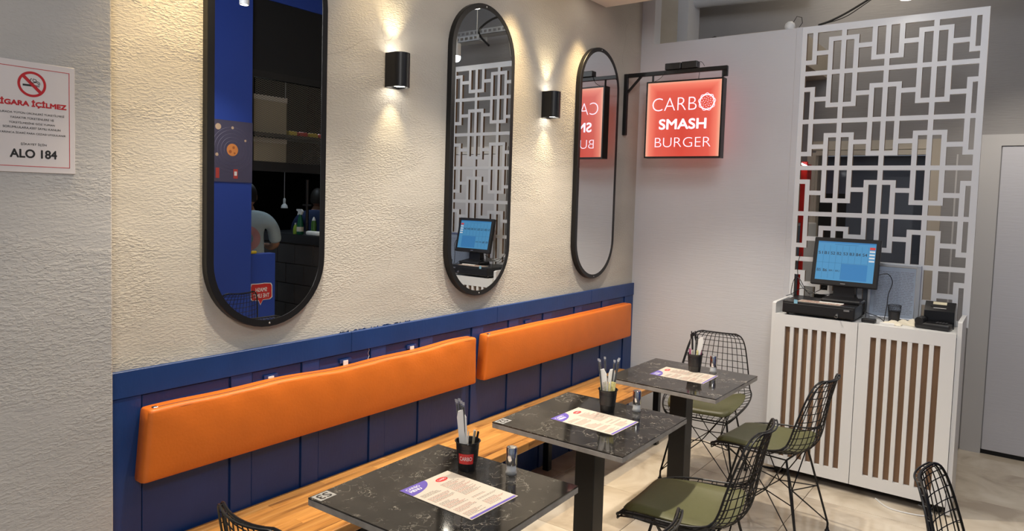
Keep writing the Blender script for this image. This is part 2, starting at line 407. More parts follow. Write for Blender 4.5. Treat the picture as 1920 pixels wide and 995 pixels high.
# floor: slab + individual tiles
fl = MB().box(-.1, 7, -3, 9, -.06, -.008).build('floor', M_GROUT); structure(fl)
tile_me = None
xs = [.775+.609*k for k in range(-2, 5)]; ys = [4.082+.6*k for k in range(-6, 4)]
tm = MB().rbox(-.303, .303, -.2985, .2985, -.008, 0, .0012, 1)
for x in xs[:-1]:
    for y in ys[:-1]:
        if tile_me is None:
            o = tm.build('tile', M_TILE, fl); tile_me = o.data
        else:
            o = bpy.data.objects.new('tile', tile_me); COL.objects.link(o); o.parent = fl
        o.location = (x+.3045, y+.3, 0)
o = MB().box(-.1, 7, -3, ys[0], -.01, -.001).build('tile_field', M_TILE, fl); o['kind'] = 'stuff'
o = MB().box(xs[-1], 7, ys[0], 9, -.01, -.001).build('tile_field', M_TILE, fl); o['kind'] = 'stuff'
# blue wainscot: rails, battens, recessed panels
wn = MB().box(0, .004, .976, YB, 0, 1.02).build('trim_2', M_BLUE); structure(wn)
bat = [(.976, 1.10), (1.42, 1.505), (1.73, 1.812), (2.09, 2.179), (2.397, 2.485), (2.782, 2.873), (3.10, 3.19), (3.44, 3.53), (3.794, 3.88), (4.145, 4.235), (4.47, YB)]
for a, b in bat: MB().rbox(.003, .016, a, b, 0, .94, .002, 1).build('batten', M_BLUE, wn)
for (a0, a), (b, b0) in zip(bat, bat[1:]): MB().rbox(.003, .009, a+.005, b-.005, .0, .937, .0015, 1).build('panel', M_BLUE, wn)
for a, b in ((.976, 1.975), (1.977, 2.985), (2.987, 3.99), (3.992, YB)): MB().rbox(.003, .020, a, b, .94, 1.027, .002, 1).build('top_rail', M_BLUE, wn)

rs = random.Random(9); g = MB()
for k in range(46):
    y = 1.92+.46*rs.random(); l = rs.uniform(.003, .022); z = 1.0268+rs.random()*.001; h = rs.uniform(.001, .0055)
    g.poly([(.0004, y, z), (.0004, y+l, z), (.0004, y+l*.8, z+h), (.0004, y+l*.3, z+h*.7)], (1, 0, 0), .0006)
o = g.build('paint_smudge', M_BLUE, wn); o['kind'] = 'stuff'
g = MB(); g.tube([(.0095, 2.081+.004*math.sin(k*1.9), .938-.008*k) for k in range(19)], [.0006+.0006*rs.random() for k in range(19)], 4)
g.build('filler_crack', M_WHITE, wn)
# ================================================================== WALL MIRRORS
def stadium(hw, hh, n=24):
    pts = []
    for k in range(n+1):
        a = PI*k/n; pts.append((hw*math.cos(a), hh-hw+hw*math.sin(a)))
    for k in range(n+1):
        a = PI+PI*k/n; pts.append((hw*math.cos(a), -(hh-hw)+hw*math.sin(a)))
    return pts
def make_mirror(y, label):
    t = thing('wall_mirror', label, 'mirror', (0, y, 1.848), 0, 'oval black framed mirrors along the wall')
    HW, HH, FW, D = .252, .742, .026, .032
    o = stadium(HW, HH); i = stadium(HW-FW, HH-FW); n = len(o); m = MB(); vs = []; fs = []
    for x, ring in ((0.002, o), (D-.002, o), (D, [(a*.994, b*.998) for a, b in o]), (D, i), (.028, i)):
        vs += [(x, a, b) for a, b in ring]
    for L in range(4):
        for k in range(n): j = (k+1) % n; fs.append((L*n+k, L*n+j, (L+1)*n+j, (L+1)*n+k))
    m.add(vs, fs).build('frame', M_BLACKM, t, smooth=True, ang=35)
    g = stadium(HW-FW+.001, HH-FW+.001)
    MB().poly([(.006, a, b) for a, b in g], (1, 0, 0), .0245).build('glass', M_MIRROR, t)
    for s in (1, -1):
        MB().lathe([(0, .0015), (.003, .001), (.004, 0)], n=10, M=Matrix.Translation((D, 0, s*(HH-.0135))) @ Matrix.Rotation(PI/2, 4, 'Y')).build('screw', M_ALU, t)
    return t
make_mirror(1.566, 'tall oval black-framed mirror nearest the camera, reflecting blue wall and kitchen')
make_mirror(2.809, 'middle tall oval black-framed mirror, reflecting white lattice and till monitor')
make_mirror(3.989, 'farthest tall oval black-framed mirror, reflecting the red hanging sign')

# ================================================================== WALL LAMPS
def make_sconce(y, label):
    t = thing('wall_sconce', label, 'wall lamp', (0, y, 2.158), 0, 'black up and down wall lamps')
    W_, D, H = .041, .098, .074
    prof = [(.004, -W_), (.06, -W_)]+[(.058+.040*math.cos(a), W_*math.sin(a)) for a in [(-80+160*k/14)*PI/180 for k in range(15)]]+[(.06, W_), (.004, W_)]
    inn = [(.046+(x-.046)*.93, y_*.93) for x, y_ in prof]
    n = len(prof); m = MB(); vs = []; fs = []
    for ring, z in ((inn, -H+.012), (inn, -H), (prof, -H), (prof, H), (inn, H), (inn, H-.012)): vs += [(a, b, z) for a, b in ring]
    for L in range(5):
        for k in range(n): j = (k+1) % n; fs.append((L*n+k, L*n+j, (L+1)*n+j, (L+1)*n+k))
    m.add(vs, fs).build('housing', M_BLACKM, t, smooth=True, ang=35)
    for s in (1, -1):
        MB().poly([(a, b, s*(H-.012)) for a, b in inn], (0, 0, -s), .003).build('reflector', M_BLACKM, t)
        MB().lathe([(0, 0), (.026, 0), (.028, .004), (0, .004)], (.052, 0, s*(H-.008)-.002), n=20).build('lamp_lens', M_BULB, t)
        lamp('SPOT', (.060, y, 2.158+s*(H+.001)), 8 if s > 0 else 5, (1, .82, .50), (.012, y, 2.158+s*(H+.42)), .014, 72, 1, 'sconce_light', t)
    MB().box(0, .005, -.03, .03, -.05, .05).build('wall_plate', M_BLACKM, t)
    return t
make_sconce(2.192, 'black cylindrical wall lamp between the nearest and middle mirrors')
make_sconce(3.408, 'black cylindrical wall lamp between the middle and farthest mirrors')

# ================================================================== CUSHIONS
def make_cushion(y0, y1, label, wav, zip_):
    t = thing('backrest_cushion', label, 'cushion', (.018, (y0+y1)/2, .665), 0, 'orange backrest cushions hung over the bench')
    L = y1-y0; ny, nz = 60, 12; m = MB(); H = .235; T = .068
    def P(u, v, side):
        # u along length 0..1, v height 0..1 ; side: 0 back ... 1 front
        y = -L/2+u*L; z = v*H
        z += wav*.006*math.sin(u*9)+wav*.004*math.sin(u*23+1)*v
        return y, z
    ring = []
    for k in range(8): pass
    # cross-section (x,z) rounded rectangle
    sec = []
    r = .012
    for cx, cz, a0 in ((r, r, 180), (T-r, r, 270), (T-r, H-r, 0), (r, H-r, 90)):
        for q in range(5): a = R(a0+q*22.5); sec.append((cx+r*math.cos(a), cz+r*math.sin(a)))
    sec2 = []
    for i in range(len(sec)):                       # subdivide long sides
        a, b = sec[i], sec[(i+1) % len(sec)]; d = math.hypot(b[0]-a[0], b[1]-a[1]); k = max(1, int(d/.03))
        for q in range(k): sec2.append((a[0]+(b[0]-a[0])*q/k, a[1]+(b[1]-a[1])*q/k))
    n = len(sec2); vs = []; us = [0, .004, .010]+[.02+.96*k/ny for k in range(ny+1)]+[.99, .996, 1]
    for u in us:
        e = min(u, 1-u)*L; shrink = 1 if e > .016 else math.sqrt(max(0, 1-((.016-e)/.016)**2))*.25+.75
        for x, z in sec2:
            fx = (x/T-.5)*2; fz = (z/H-.5)*2
            xx = T/2+(x-T/2)*shrink; zz = H/2+(z-H/2)*(1-(1-shrink)*.08)
            bulge = .010*(1-fz*fz)*(1-(2*u-1)**8)*max(0, fx)
            wr = .0025*math.sin(u*57+z*30)*max(0, fx)*max(0, fz)*wav
            pinch = .0025*math.sin(u*140)*math.exp(-e/.05)
            y, _ = P(u, 0, 0)
            zz += wav*(.005*math.sin(u*8.5)+.003*math.sin(u*21+1))*(z/H)
            yy = y+(-.010 if u < .5 else .004)*(1-z/H)*math.exp(-e/.2)*2
            vs.append((xx+bulge+wr+pinch*.4*max(0, fx), yy, zz))
    fs = []
    for i in range(len(us)-1):
        for k in range(n): j = (k+1) % n; fs.append((i*n+k, i*n+j, (i+1)*n+j, (i+1)*n+k))
    fs += [tuple(range(n)), tuple((len(us)-1)*n+k for k in range(n))]
    m.add(vs, fs).build('cushion_cover', M_ORANGE, t, smooth=True, ang=60)
    def zt(u): return H+wav*(.005*math.sin(u*8.5)+.003*math.sin(u*21+1))
    MB().tube([(T-.020+.006*wav*math.sin(u*11), -L/2+u*L, zt(u)+.0005) for u in [k/50*.98+.01 for k in range(51)]], .0022, 5).build('zip', M_ORANGE_D if not zip_ else mat('zip tape', (.20, .055, .02), .6), t)
    MB().tube([(T-.002, -L/2+u*L, zt(u)-.010) for u in [k/50*.98+.01 for k in range(51)]], .0016, 5).build('piping', M_ORANGE_D, t)
    MB().rbox(T-.028, T-.012, -L/2+.018, -L/2+.034, H+.001, H+.007, .0015, 1).build('zip_pull', M_ALU, t)
    for u in ((.30, .52, .76) if wav > .5 else (.28,)):
        y = -L/2+u*L
        bk = MB().box(-.006, .0, y-.03, y+.03, H+.000, H+.016).build('hanging_plate', M_BLUE, t)
        if wav > .5: MB().box(0, .004, y-.014, y+.010, H-.012, H+.010).build('hook_tab', M_WHITE, t)
    return t
make_cushion(1.092, 2.735, 'long orange backrest cushion nearest the camera, zip along its top edge', 1, True)
make_cushion(2.83, 4.445, 'long orange backrest cushion at the corner end of the bench', .25, False)

# ================================================================== BENCH
bn = thing('wooden_bench', 'long beech wood bench on black metal legs under the orange cushions', 'bench', (.22, 2.7, 0))
rows = 9; x0, x1, y0, y1 = .022, .410, 1.0, 4.42; z0, z1 = .392, .432
for i in range(rows):
    xa = x0+(x1-x0)*i/rows; xb = x0+(x1-x0)*(i+1)/rows; y = y0; first = True
    while y < y1-.01:
        l = random.uniform(.32, .78)
        if first: l *= random.uniform(.3, 1); first = False
        ye = min(y+l, y1)
        if y1-ye < .12: ye = y1
        mb = MB()
        if i == rows-1: mb.rbox(xa-x0+.0002-.22+x0, xb-.22, y-2.7+.0002, ye-2.7-.0002, z0, z1, .004, 2)
        else: mb.rbox(xa-.22+.0002, xb-.22-.0002, y-2.7+.0002, ye-2.7-.0002, z0, z1, .0007, 1)
        mb.build('stave', M_BENCH, bn); y = ye
for y in (1.15, 2.00, 2.68, 3.45, 4.30):
    for x in (.07, .37): MB().rbox(x-.02-.22, x+.02-.22, y-.02-2.7, y+.02-2.7, 0, .392, .002, 1).build('leg', M_BLACKM, bn)
    MB().box(.09-.22, .35-.22, y-.02-2.7, y+.02-2.7, .352, .3915).build('crossbar', M_BLACKM, bn)

# ================================================================== TABLES
TZ = .72
def local(Mx, v): return Mx @ Vector(v)
def make_table(cx, cy, rz, label, number):
    t = thing('cafe_table', label, 'table', (cx, cy, 0), rz, 'black stone topped tables along the bench')
    S = .291
    MB().rbox(-S, S, -S, S, TZ-.005, TZ, .001, 1).build('table_top', M_STONE, t)
    MB().rbox(-S, S, -S, S, TZ-.024, TZ-.005, .0015, 1).build('top_edge', M_STONE_E, t)
    MB().box(-.14, .14, -.14, .14, TZ-.030, TZ-.024).build('mounting_plate', M_BLACKM, t)
    MB().rbox(-.045, .045, -.045, .045, .012, TZ-.030, .003, 1).build('column', M_BLACKM, t)
    MB().rbox(-.22, .22, -.22, .22, 0, .012, .003, 1).build('base_plate', M_BLACKM, t)
    if number:
        pl = MB().box(-S+.006, -S+.050, -S+.006, -S+.066, TZ, TZ+.0006).build('number_label', mat('grey label', (.33, .33, .32), .4), t)
        m = MB(); text_into(m, number, (-S+.028, -S+.036, TZ+.0006), .042, .030, (0, -1, 0), (1, 0, 0), (0, 0, 1), .0003, .03)
        m.build('label_lettering', M_TXT, pl)
    return t
TB = [(.936, 1.575, .03, 'S3', 'black stone-topped table nearest the camera, marked S3'),
      (.914, 2.479, .010, 'S2', 'middle black stone-topped table, marked S2'),
      (.905, 3.425, -.012, None, 'black stone-topped table farthest from the camera, nearest the grey partition')]
for a in TB: make_table(a[0], a[1], a[2], a[4], a[3])

# ---- menus
def menu_sheet(cx, cy, rz, label):
    t = thing('menu_sheet', label, 'menu', (cx, cy, TZ+.0005), rz, 'menus lying on the tables')
    # local: top edge at -x, text runs +y ; size .29 (x) by .212 (y)
    a, b = .145, .106
    MB().box(-a, a, -b, b, 0, .0012).build('sheet', M_MENU, t)
    z = .0012
    m = MB()
    pts = [(-a, -b, z)]+[(-a+.058*math.cos(q), -b+.105*math.sin(q), z) for q in [PI/2*k/10 for k in range(11)]]
    m.poly(pts[:1]+pts[1:], (0, 0, 1), .0002)
    m.build('purple_corner', M_PURPLE, t)
    MB().box(a-.012, a-.003, -b+.004, b-.004, z, z+.0002).build('purple_strip', M_PURPLE, t)
    m = MB(); text_into(m, 'CARBO', (-a+.016, -b+.040, z), .055, .012, (0, 1, 0), (-1, 0, 0), (0, 0, 1), .0004)
    m.build('white_lettering', M_WTXT, t); m = MB(); text_into(m, 'MENU', (-a+.033, -b+.036, z), .046, .013, (0, 1, 0), (-1, 0, 0), (0, 0, 1), .0004, .03)
    m.build('white_lettering', M_WTXT, t)
    m = MB(); m.lathe([(.0001, 0), (.018, 0), (.018, .0002), (.0001, .0002)], (-a+.035, b-.065, z), n=20, sx=.75, sy=1.35)
    m.build('logo', M_REDP, t)
    m = MB(); text_into(m, 'CARBO', (-a+.035, b-.065, z), .034, .008, (0, 1, 0), (-1, 0, 0), (0, 0, 1), .0004); m.build('logo_lettering', M_WTXT, t)
    rr = random.Random(3); mg = MB(); mr = MB()
    for col, (ya_, yb_) in enumerate(((-b+.012, -.006), (.006, b-.012))):
        x = -a+(.075 if col == 0 else .062)
        while x < a-.022:
            k = rr.random()
            if k < .12: x += .010; continue
            q = mr if rr.random() < .45 else mg; ww = (yb_-ya_)*rr.uniform(.45, .95); y = ya_
            while y < ya_+ww:
                l = rr.uniform(.004, .013); q.box(x, x+.0016, y, min(y+l, yb_), z, z+.00015); y += l+.002
            x += .0052
    mg.build('small_print', M_GTXT, t)['kind'] = 'stuff'; mr.build('small_print', M_RTXT, t)['kind'] = 'stuff'
    return t
menu_sheet(.973, 1.583, -.02, 'menu sheet on the table nearest the camera')
menu_sheet(.929, 2.476, -.02, 'menu sheet on the middle table')
menu_sheet(.901, 3.452, .01, 'menu sheet on the table farthest from the camera')

# ---- buckets with straws, napkins, sachets
TRK = []; TO = []
def bucket(cx, cy, where, red, kind):
    t = thing('cutlery_bucket', 'small black metal bucket of straws on the %s table' % where, 'bucket', (cx, cy, TZ), 0, 'black buckets on the tables')
    H = .096
    MB().lathe([(0, .003), (.026, .003), (.0265, 0), (.029, 0), (.030, .004), (.0325, .03), (.0335, .031), (.0335, .034), (.0328, .035), (.0365, .070), (.0375, .071), (.0375, .074), (.0368, .075), (.0395, H-.002), (.0415, H), (.0415, H+.002), (.039, H+.001), (.0355, .05), (.029, .008), (0, .008)], n=32).build('bucket_body', M_BLACKP, t, smooth=True, ang=50)
    MB().tube([(.0418*math.cos(a), .0418*math.sin(a), H) for a in [2*PI*k/28 for k in range(28)]], .0014, 6, True).build('rim', M_BLACKG, t, smooth=True)
    if red:
        # curved red sticker facing the room
        m = MB(); vs = []; n = 12; a0 = math.atan2(-cy, 2.32-cx)-.15
        for z, rr in ((.028, .0345), (.062, .0372)):
            for k in range(n+1):
                a = a0-.72+1.44*k/n; vs.append((rr*math.cos(a), rr*math.sin(a), z))
        m.add(vs, [(k, k+1, n+2+k, n+1+k) for k in range(n)]); lab = m.build('sticker', M_REDP, t)
        m = MB(); text_into(m, 'CARBO', (0, 0, 0), 1, 1, (1, 0, 0), (0, 1, 0), (0, 0, 1), 0)
        vs = []
        for v in m.v:
            a = a0+v[0]*1.15; z = .046+v[1]*.013; rr = .0345+(z-.028)/.034*.0027+.0006; vs.append((rr*math.cos(a), rr*math.sin(a), z))
        m.v = vs; m.build('sticker_lettering', M_WTXT, lab)
    return t
M_CLEAR = mat('clear straw wrapper', (.80, .82, .85), .15)
M_CLEAR.node_tree.nodes['Principled BSDF'].inputs['Alpha'].default_value = .09
M_CRIMP = mat('crimped film', (.55, .57, .62), .25); M_CRIMP.node_tree.nodes['Principled BSDF'].inputs['Alpha'].default_value = .6
def straw(cx, cy, dx, dy, lx, ly, L, wrapped, where, m=None):
    base = Vector((cx+dx, cy+dy, TZ+.010)); d = Vector((lx, ly, 1)).normalized()
    t = TRK.append(('straw', where, base+d*L)) or thing('drinking_straw', ('black drinking straw in clear wrapper in the bucket on the %s table' if wrapped else 'bare black drinking straw in the bucket on the %s table') % where, 'straw', base, 0, 'straws in the bucket on the %s table' % where)
    TO.append(t); MB().tube([(0, 0, 0), d*L*.97], .0030, 8).build('tube', M_BLACKP, t, smooth=True)
    if wrapped:
        p = d.cross(Vector((0, 1, 0))).normalized(); q = d.cross(p)
        mm = MB(); 
        mm.tube([d*.01, d*L], .0046, 6); mm.xf(Matrix.Identity(4)); mm.build('wrapper', M_CLEAR, t)
        mm = MB(); e = d*L; mm.poly([e-p*.0048, e+p*.0048, e+p*.0055+d*.010, e-p*.0055+d*.010], q, .0006); mm.build('wrapper_end', M_CRIMP, t)
def napkin(cx, cy, dx, dy, rz, lean, H, where, w_=.0165):
    base = Vector((cx+dx*.35, cy+dy*.5, TZ+.030)); H += .004
    M = Matrix.Translation(base) @ Matrix.Rotation(rz, 4, 'Z') @ Matrix.Rotation(lean, 4, 'Y')
    m = MB().poly([(-w_*.8, -.004, 0), (w_*.8, -.004, 0), (w_, -.004, H*.84), (w_*.35, -.004, H), (-w_*.7, -.004, H*.97), (-w_, -.004, H*.86)], (0, 1, 0), .008)
    m.poly([(-w_*.8, .005, .01), (w_*.9, .005, .01), (w_*.7, .005, H*.8), (-w_*.7, .005, H*.9)], (0, 1, 0), .003)
    o = m.xf(Matrix.Rotation(rz, 4, 'Z') @ Matrix.Rotation(lean, 4, 'Y')).build('paper_napkin', M_PAPER); o.location = base; TRK.append(('napkin', where, base+Vector((0, 0, H)))); TO.append(o)
    tag(o, 'folded white paper napkin standing in the bucket on the %s table' % where, 'napkin', 'napkins in the buckets')
def sachet(cx, cy, dx, dy, rz, lean, where, m, H=.05, w_=.009):
    base = Vector((cx+dx, cy+dy, TZ+.076))
    mm = MB().box(-w_, w_, -.0012, .0012, 0, H).box(-w_, w_, -.0005, .0005, H, H+.004)
    o = mm.xf(Matrix.Rotation(rz, 4, 'Z') @ Matrix.Rotation(lean, 4, 'Y')).build('sachet', m); o.location = base; TRK.append(('sachet', where, base+Vector((0, 0, H)))); TO.append(o)
    tag(o, 'small sachet poking out of the bucket on the %s table' % where, 'sachet', 'sachets in the bucket on the %s table' % where)
M_SACH = mat('yellow print sachet', (.72, .66, .30), .5, var=.35, varscale=90)
M_SACHW = mat('white print sachet', (.72, .68, .62), .5, var=.3, varscale=90)
M_SACHP = mat('pink print sachet', (.45, .12, .22), .5, var=.4, varscale=90)
rnd = random.Random(11)
B1 = (.866, 1.748); B2 = (.905, 2.625); B3 = (.910, 3.570)
bucket(*B1, 'nearest', True, 0); bucket(*B2, 'middle', False, 1); bucket(*B3, 'farthest', False, 2)
for k, (dx, dy, lx, ly, L) in enumerate(((-.008, .0, -.10, -.06, .215), (-.002, .008, -.09, -.10, .21), (-.010, -.008, -.13, -.04, .21), (.002, -.002, -.07, -.05, .205), (-.014, .004, -.12, -.10, .213))):
    straw(*B1, dx, dy, lx, ly, L, True, 'nearest')
napkin(*B1, -.016, -.012, .5, -.10, .165, 'nearest', .015)
for k, (dx, dy, rz, ln) in enumerate(((.012, .012, .3, .1), (.020, .0, 1.0, .15), (.012, -.014, 2.0, .1), (.022, .012, .1, .2))):
    sachet(*B1, dx, dy, rz, ln, 'nearest', (M_PAPER, M_TAN, M_SACHW, M_BLACKP)[k], .052, .0035)
for k, (dx, dy, lx, ly, L) in enumerate(((-.012, -.010, -.10, -.10, .21), (-.006, .006, -.05, -.06, .215), (.006, .0, .08, .03, .205), (.010, .008, .12, .06, .215), (.014, -.006, .10, .10, .21), (-.014, .0, -.13, -.04, .20))):
    straw(*B2, dx, dy, lx, ly, L, True, 'middle')
napkin(*B2, -.012, -.014, .3, -.13, .15, 'middle', .015); napkin(*B2, .010, .016, .3, .06, .15, 'middle', .015)
for k in range(7):
    a = k*.9; sachet(*B2, .021*math.cos(a), .021*math.sin(a), a, .08, 'middle', (M_SACH, M_SACHW)[k % 2], .052, .010)
for k in range(9):
    a = k*2.4; r_ = .009*(k % 3)/1.5
    straw(*B3, -.006+r_*math.cos(a), r_*math.sin(a), -.04+.05*math.cos(a), .03*math.sin(a), .195+.006*(k % 4), False, 'farthest')
napkin(*B3, .014, -.010, .3, .18, .16, 'farthest', .012); napkin(*B3, -.020, -.004, .3, -.05, .155, 'farthest', .012); napkin(*B3, .018, .010, .5, .12, .15, 'farthest', .012)
for k in range(6):
    a = k*1.05+.3; sachet(*B3, .022*math.cos(a), .022*math.sin(a), a, .06, 'farthest', (M_SACHP, M_SACHW, M_SACH)[k % 3], .040, .009)

ORD = ['leftmost', 'second from the left', 'third from the left', 'fourth from the left', 'fifth from the left', 'sixth from the left', 'seventh from the left', 'eighth from the left', 'rightmost']
for kd in ('straw', 'sachet', 'napkin'):
    for wh in ('nearest', 'middle', 'farthest'):
        L_ = sorted([(((p_-cam.location) @ R_)/((p_-cam.location) @ F_), i) for i, (a, b, p_) in enumerate(TRK) if a == kd and b == wh])
        for r_, (q, i) in enumerate(L_):
            if len(L_) < 2: continue
            w_ = 'rightmost' if r_ == len(L_)-1 else ORD[r_]
            nm = {'straw': 'bare black straw' if wh == 'farthest' else 'film-wrapped black straw', 'sachet': 'small paper sachet', 'napkin': 'folded white napkin'}[kd]
            TO[i]['label'] = '%s, %s of those in the %s table bucket' % (nm, w_, wh)
# ---- shakers
def shaker(cx, cy, label):
    t = thing('salt_shaker', label, 'salt shaker', (cx, cy, TZ), 0, 'chrome topped salt shakers')
    MB().lathe([(0, 0), (.0175, 0), (.019, .003), (.019, .008), (.0165, .014), (.0165, .034), (.0155, .034), (.0155, .010), (0, .009)], n=24).build('glass_base', M_GLASS, t, smooth=True)
    MB().lathe([(0, .0115), (.0148, .0115), (.0148, .028), (0, .028)], n=20).build('salt', mat('salt', (.85, .85, .85), .9), t)
    MB().lathe([(.0175, .032), (.0178, .034), (.0178, .086), (.0165, .089), (.012, .090), (.0, .0895)], n=28).build('chrome_cap', M_CHROME, t, smooth=True)
shaker(1.000, 1.812, 'chrome-topped salt shaker on the table nearest the camera')
shaker(.998, 2.714, 'chrome-topped salt shaker on the middle table')
shaker(.992, 3.622, 'chrome-topped salt shaker on the table farthest from the camera')

# ================================================================== WIRE CHAIRS
def chair_surface():
    # side profile: (y, z) from front lip to the top of the back; width, edge lift
    prof = [(.235, .412, .165, .000), (.215, .432, .195, .004), (.15, .440, .218, .014), (.07, .437, .232, .026), (-.02, .432, .238, .036),
            (-.10, .432, .236, .044), (-.165, .445, .230, .050), (-.205, .480, .222, .050), (-.222, .530, .212, .046), (-.232, .590, .202, .042),
            (-.243, .650, .190, .038), (-.255, .710, .177, .034), (-.268, .765, .160, .030), (-.276, .800, .138, .024), (-.280, .815, .105, .016)]
    return prof
def make_chair(label):
    t = thing('wire_chair', label, 'chair', (0, 0, 0), 0, 'black wire chairs with olive seat pads')
    raw = chair_surface(); prof = []
    for i in range(len(raw)-1):
        p0, p1, p2, p3 = (Vector(raw[max(0, i-1)]), Vector(raw[i]), Vector(raw[i+1]), Vector(raw[min(len(raw)-1, i+2)]))
        for q in range(3):
            u = q/3; prof.append(tuple(.5*((2*p1)+(p2-p0)*u+(2*p0-5*p1+4*p2-p3)*u*u+(3*p1-p0-3*p2+p3)*u**3)))
    prof.append(raw[-1]); n = len(prof)
    # local frame per profile station: normal (towards the sitter) for the edge lift
    def P(i, s):
        y, z, w_, lift = prof[i]
        a = prof[max(0, i-1)]; b = prof[min(n-1, i+1)]; ty, tz = b[0]-a[0], b[1]-a[1]; l = math.hypot(ty, tz); ny, nz = tz/l, -ty/l
        k = abs(s)**2.2*lift*1.25
        return Vector((s*w_, y+ny*k, z+nz*k))
    def Pf(f, s):
        i = min(int(f), n-2); return P(i, s).lerp(P(i+1, s), f-i)
    m = MB()
    nl = 11
    for k in range(nl):
        s = -1+2*(k+1)/(nl+1); m.tube([P(i, s) for i in range(n)], .0021, 4)
    for k in range(21):
        f = 2+k*(n-4)/20.6; m.tube([Pf(f, s) for s in [-1+2*q/12 for q in range(13)]], .0021, 4)
    m.build('wire_mesh', M_BLACKM, t)
    rim = [P(i, 1) for i in range(n)]+[P(n-1, s) for s in (.8, .6, .4, .2, 0, -.2, -.4, -.6, -.8)]+[P(i, -1) for i in range(n-1, -1, -1)]+[P(0, s) for s in (-.8, -.6, -.4, -.2, 0, .2, .4, .6, .8)]
    MB().tube(rim, .0043, 6, True).build('rim', M_BLACKM, t, smooth=True)
    # second, lower rim wire
    def off(p): return p+(Vector((0, -.2, -.55))-Vector((p.x*.0, p.y, p.z-.30)))*0
    rim2 = []
    for q, pnt in enumerate(rim):
        c = Vector((0, -.02 if pnt.z < .5 else pnt.y, .62 if pnt.z > .5 else pnt.z))
        d = (Vector((0, pnt.y, pnt.z))-pnt); inward = d.normalized() if d.length > 1e-4 else Vector((0, 0, 0))
        down = Vector((0, 0, -.014)) if pnt.z < .49 else Vector((0, -.013, 0))
        rim2.append(pnt+down+inward*.004)
    MB().tube(rim2, .0032, 5, True).build('lower_rim', M_BLACKM, t, smooth=True)
    m = MB()
    for q in range(0, len(rim), 2): m.tube([rim[q], rim2[q]], .0015, 4)
    m.build('rim_spacers', M_BLACKM, t)['kind'] = 'stuff'
    # pad
    vs = []; fs = []; ni, ns = 24, 14
    for side in (0, 1):
        for a in range(ni+1):
            f = 2.6+a/ni*16
            for b in range(ns+1):
                s = (-1+2*b/ns); corner = max(0, abs(2*a/ni-1)-.7)/.3; ss = s*(.86-.12*corner*corner)
                p0 = Pf(f, ss); e = max(abs(s), abs(2*a/ni-1)); th = .020*(1-max(0, e-.86)/.14*.75)
                vs.append(p0+Vector((0, 0, .003+(th if side else 0))))
    st = (ni+1)*(ns+1); q = ns+1
    for a in range(ni):
        for b in range(ns):
            i = a*q+b; fs.append((i, i+q, i+q+1, i+1)); fs.append((st+i, st+i+1, st+i+q+1, st+i+q))
    for a in range(ni): fs += [(a*q, (a+1)*q, st+(a+1)*q, st+a*q), (a*q+ns, (a+1)*q+ns, st+(a+1)*q+ns, st+a*q+ns)]
    for b in range(ns): fs += [(b, b+1, st+b+1, st+b), (ni*q+b, ni*q+b+1, st+ni*q+b+1, st+ni*q+b)]
    MB().add(vs, fs).build('seat_pad', M_OLIVE, t, smooth=True, ang=60)
    # eiffel base
    top = {(sx, sy): Vector((sx*.135, .10 if sy > 0 else -.13, .424)) for sx in (-1, 1) for sy in (-1, 1)}
    foot = {(sx, sy): Vector((sx*.205, .185 if sy > 0 else -.225, .008)) for sx in (-1, 1) for sy in (-1, 1)}
    for k in top:
        lg = MB().tube([top[k], foot[k]+Vector((0, 0, .035)), foot[k]+Vector((0, 0, .0))], [.0055, .0055, .0055], 8).build('leg', M_BLACKM, t, smooth=True)
        MB().lathe([(0, 0), (.012, 0), (.013, .003), (.0075, .012), (.0065, .022), (0, .022)], (foot[k].x, foot[k].y, 0), n=12).build('glide', M_BLACKP, lg, smooth=True)
    m = MB()
    hub = {0: Vector((0, .075, .235)), 1: Vector((.085, -.02, .235)), 2: Vector((0, -.115, .235)), 3: Vector((-.085, -.02, .235))}
    pairs = {0: ((-1, 1), (1, 1)), 1: ((1, 1), (1, -1)), 2: ((1, -1), (-1, -1)), 3: ((-1, -1), (-1, 1))}
    for h, (a, b) in pairs.items():
        for kk in (a, b):
            m.tube([hub[h], foot[kk]+Vector((0, 0, .04))], .0030, 5)
            tt = top[kk]; m.tube([hub[h], tt], .0030, 5)
            mid = top[kk].lerp(foot[kk], .47); m.tube([hub[h], mid], .0030, 5)
    m.build('bracing', M_BLACKM, t)
    MB().tube([top[(-1, 1)], top[(1, 1)]], .0045, 6).tube([top[(-1, -1)], top[(1, -1)]], .0045, 6).tube([top[(-1, 1)], top[(-1, -1)]], .0035, 6).tube([top[(1, 1)], top[(1, -1)]], .0035, 6).build('seat_frame', M_BLACKM, t)
    return t
def facing(dx, dy): return math.atan2(dy, dx)-PI/2        # local +Y looks along (dx,dy)
ch = make_chair('black wire chair with olive pad at the far table, its back to the partition')
ch.location = (.825, 3.99, 0); ch.rotation_euler = (0, 0, facing(.14, -.99))
dup(ch, (1.335, 3.535, 0), facing(-.99, .10), 'black wire chair with olive pad in front of the white counter doors')
dup(ch, (1.325, 2.555, 0), facing(-1, -.05), 'black wire chair with olive pad pulled up to the middle table')
dup(ch, (1.360, 1.60, 0), facing(-1, 0), 'black wire chair at the nearest table, only its backrest tip in frame at the bottom')
dup(ch, (2.365, 2.44, 0), facing(1, -.05), 'black wire chair at the right edge, its backrest in front of the counter corner')
dup(ch, (.815, 1.235, 0), facing(.0, 1), 'black wire chair at the bench end, backrest tip at the bottom left')
dup(ch, (2.90, 3.09, 0), facing(1, 0), 'black wire chair seen only as a reflection low in the nearest mirror')

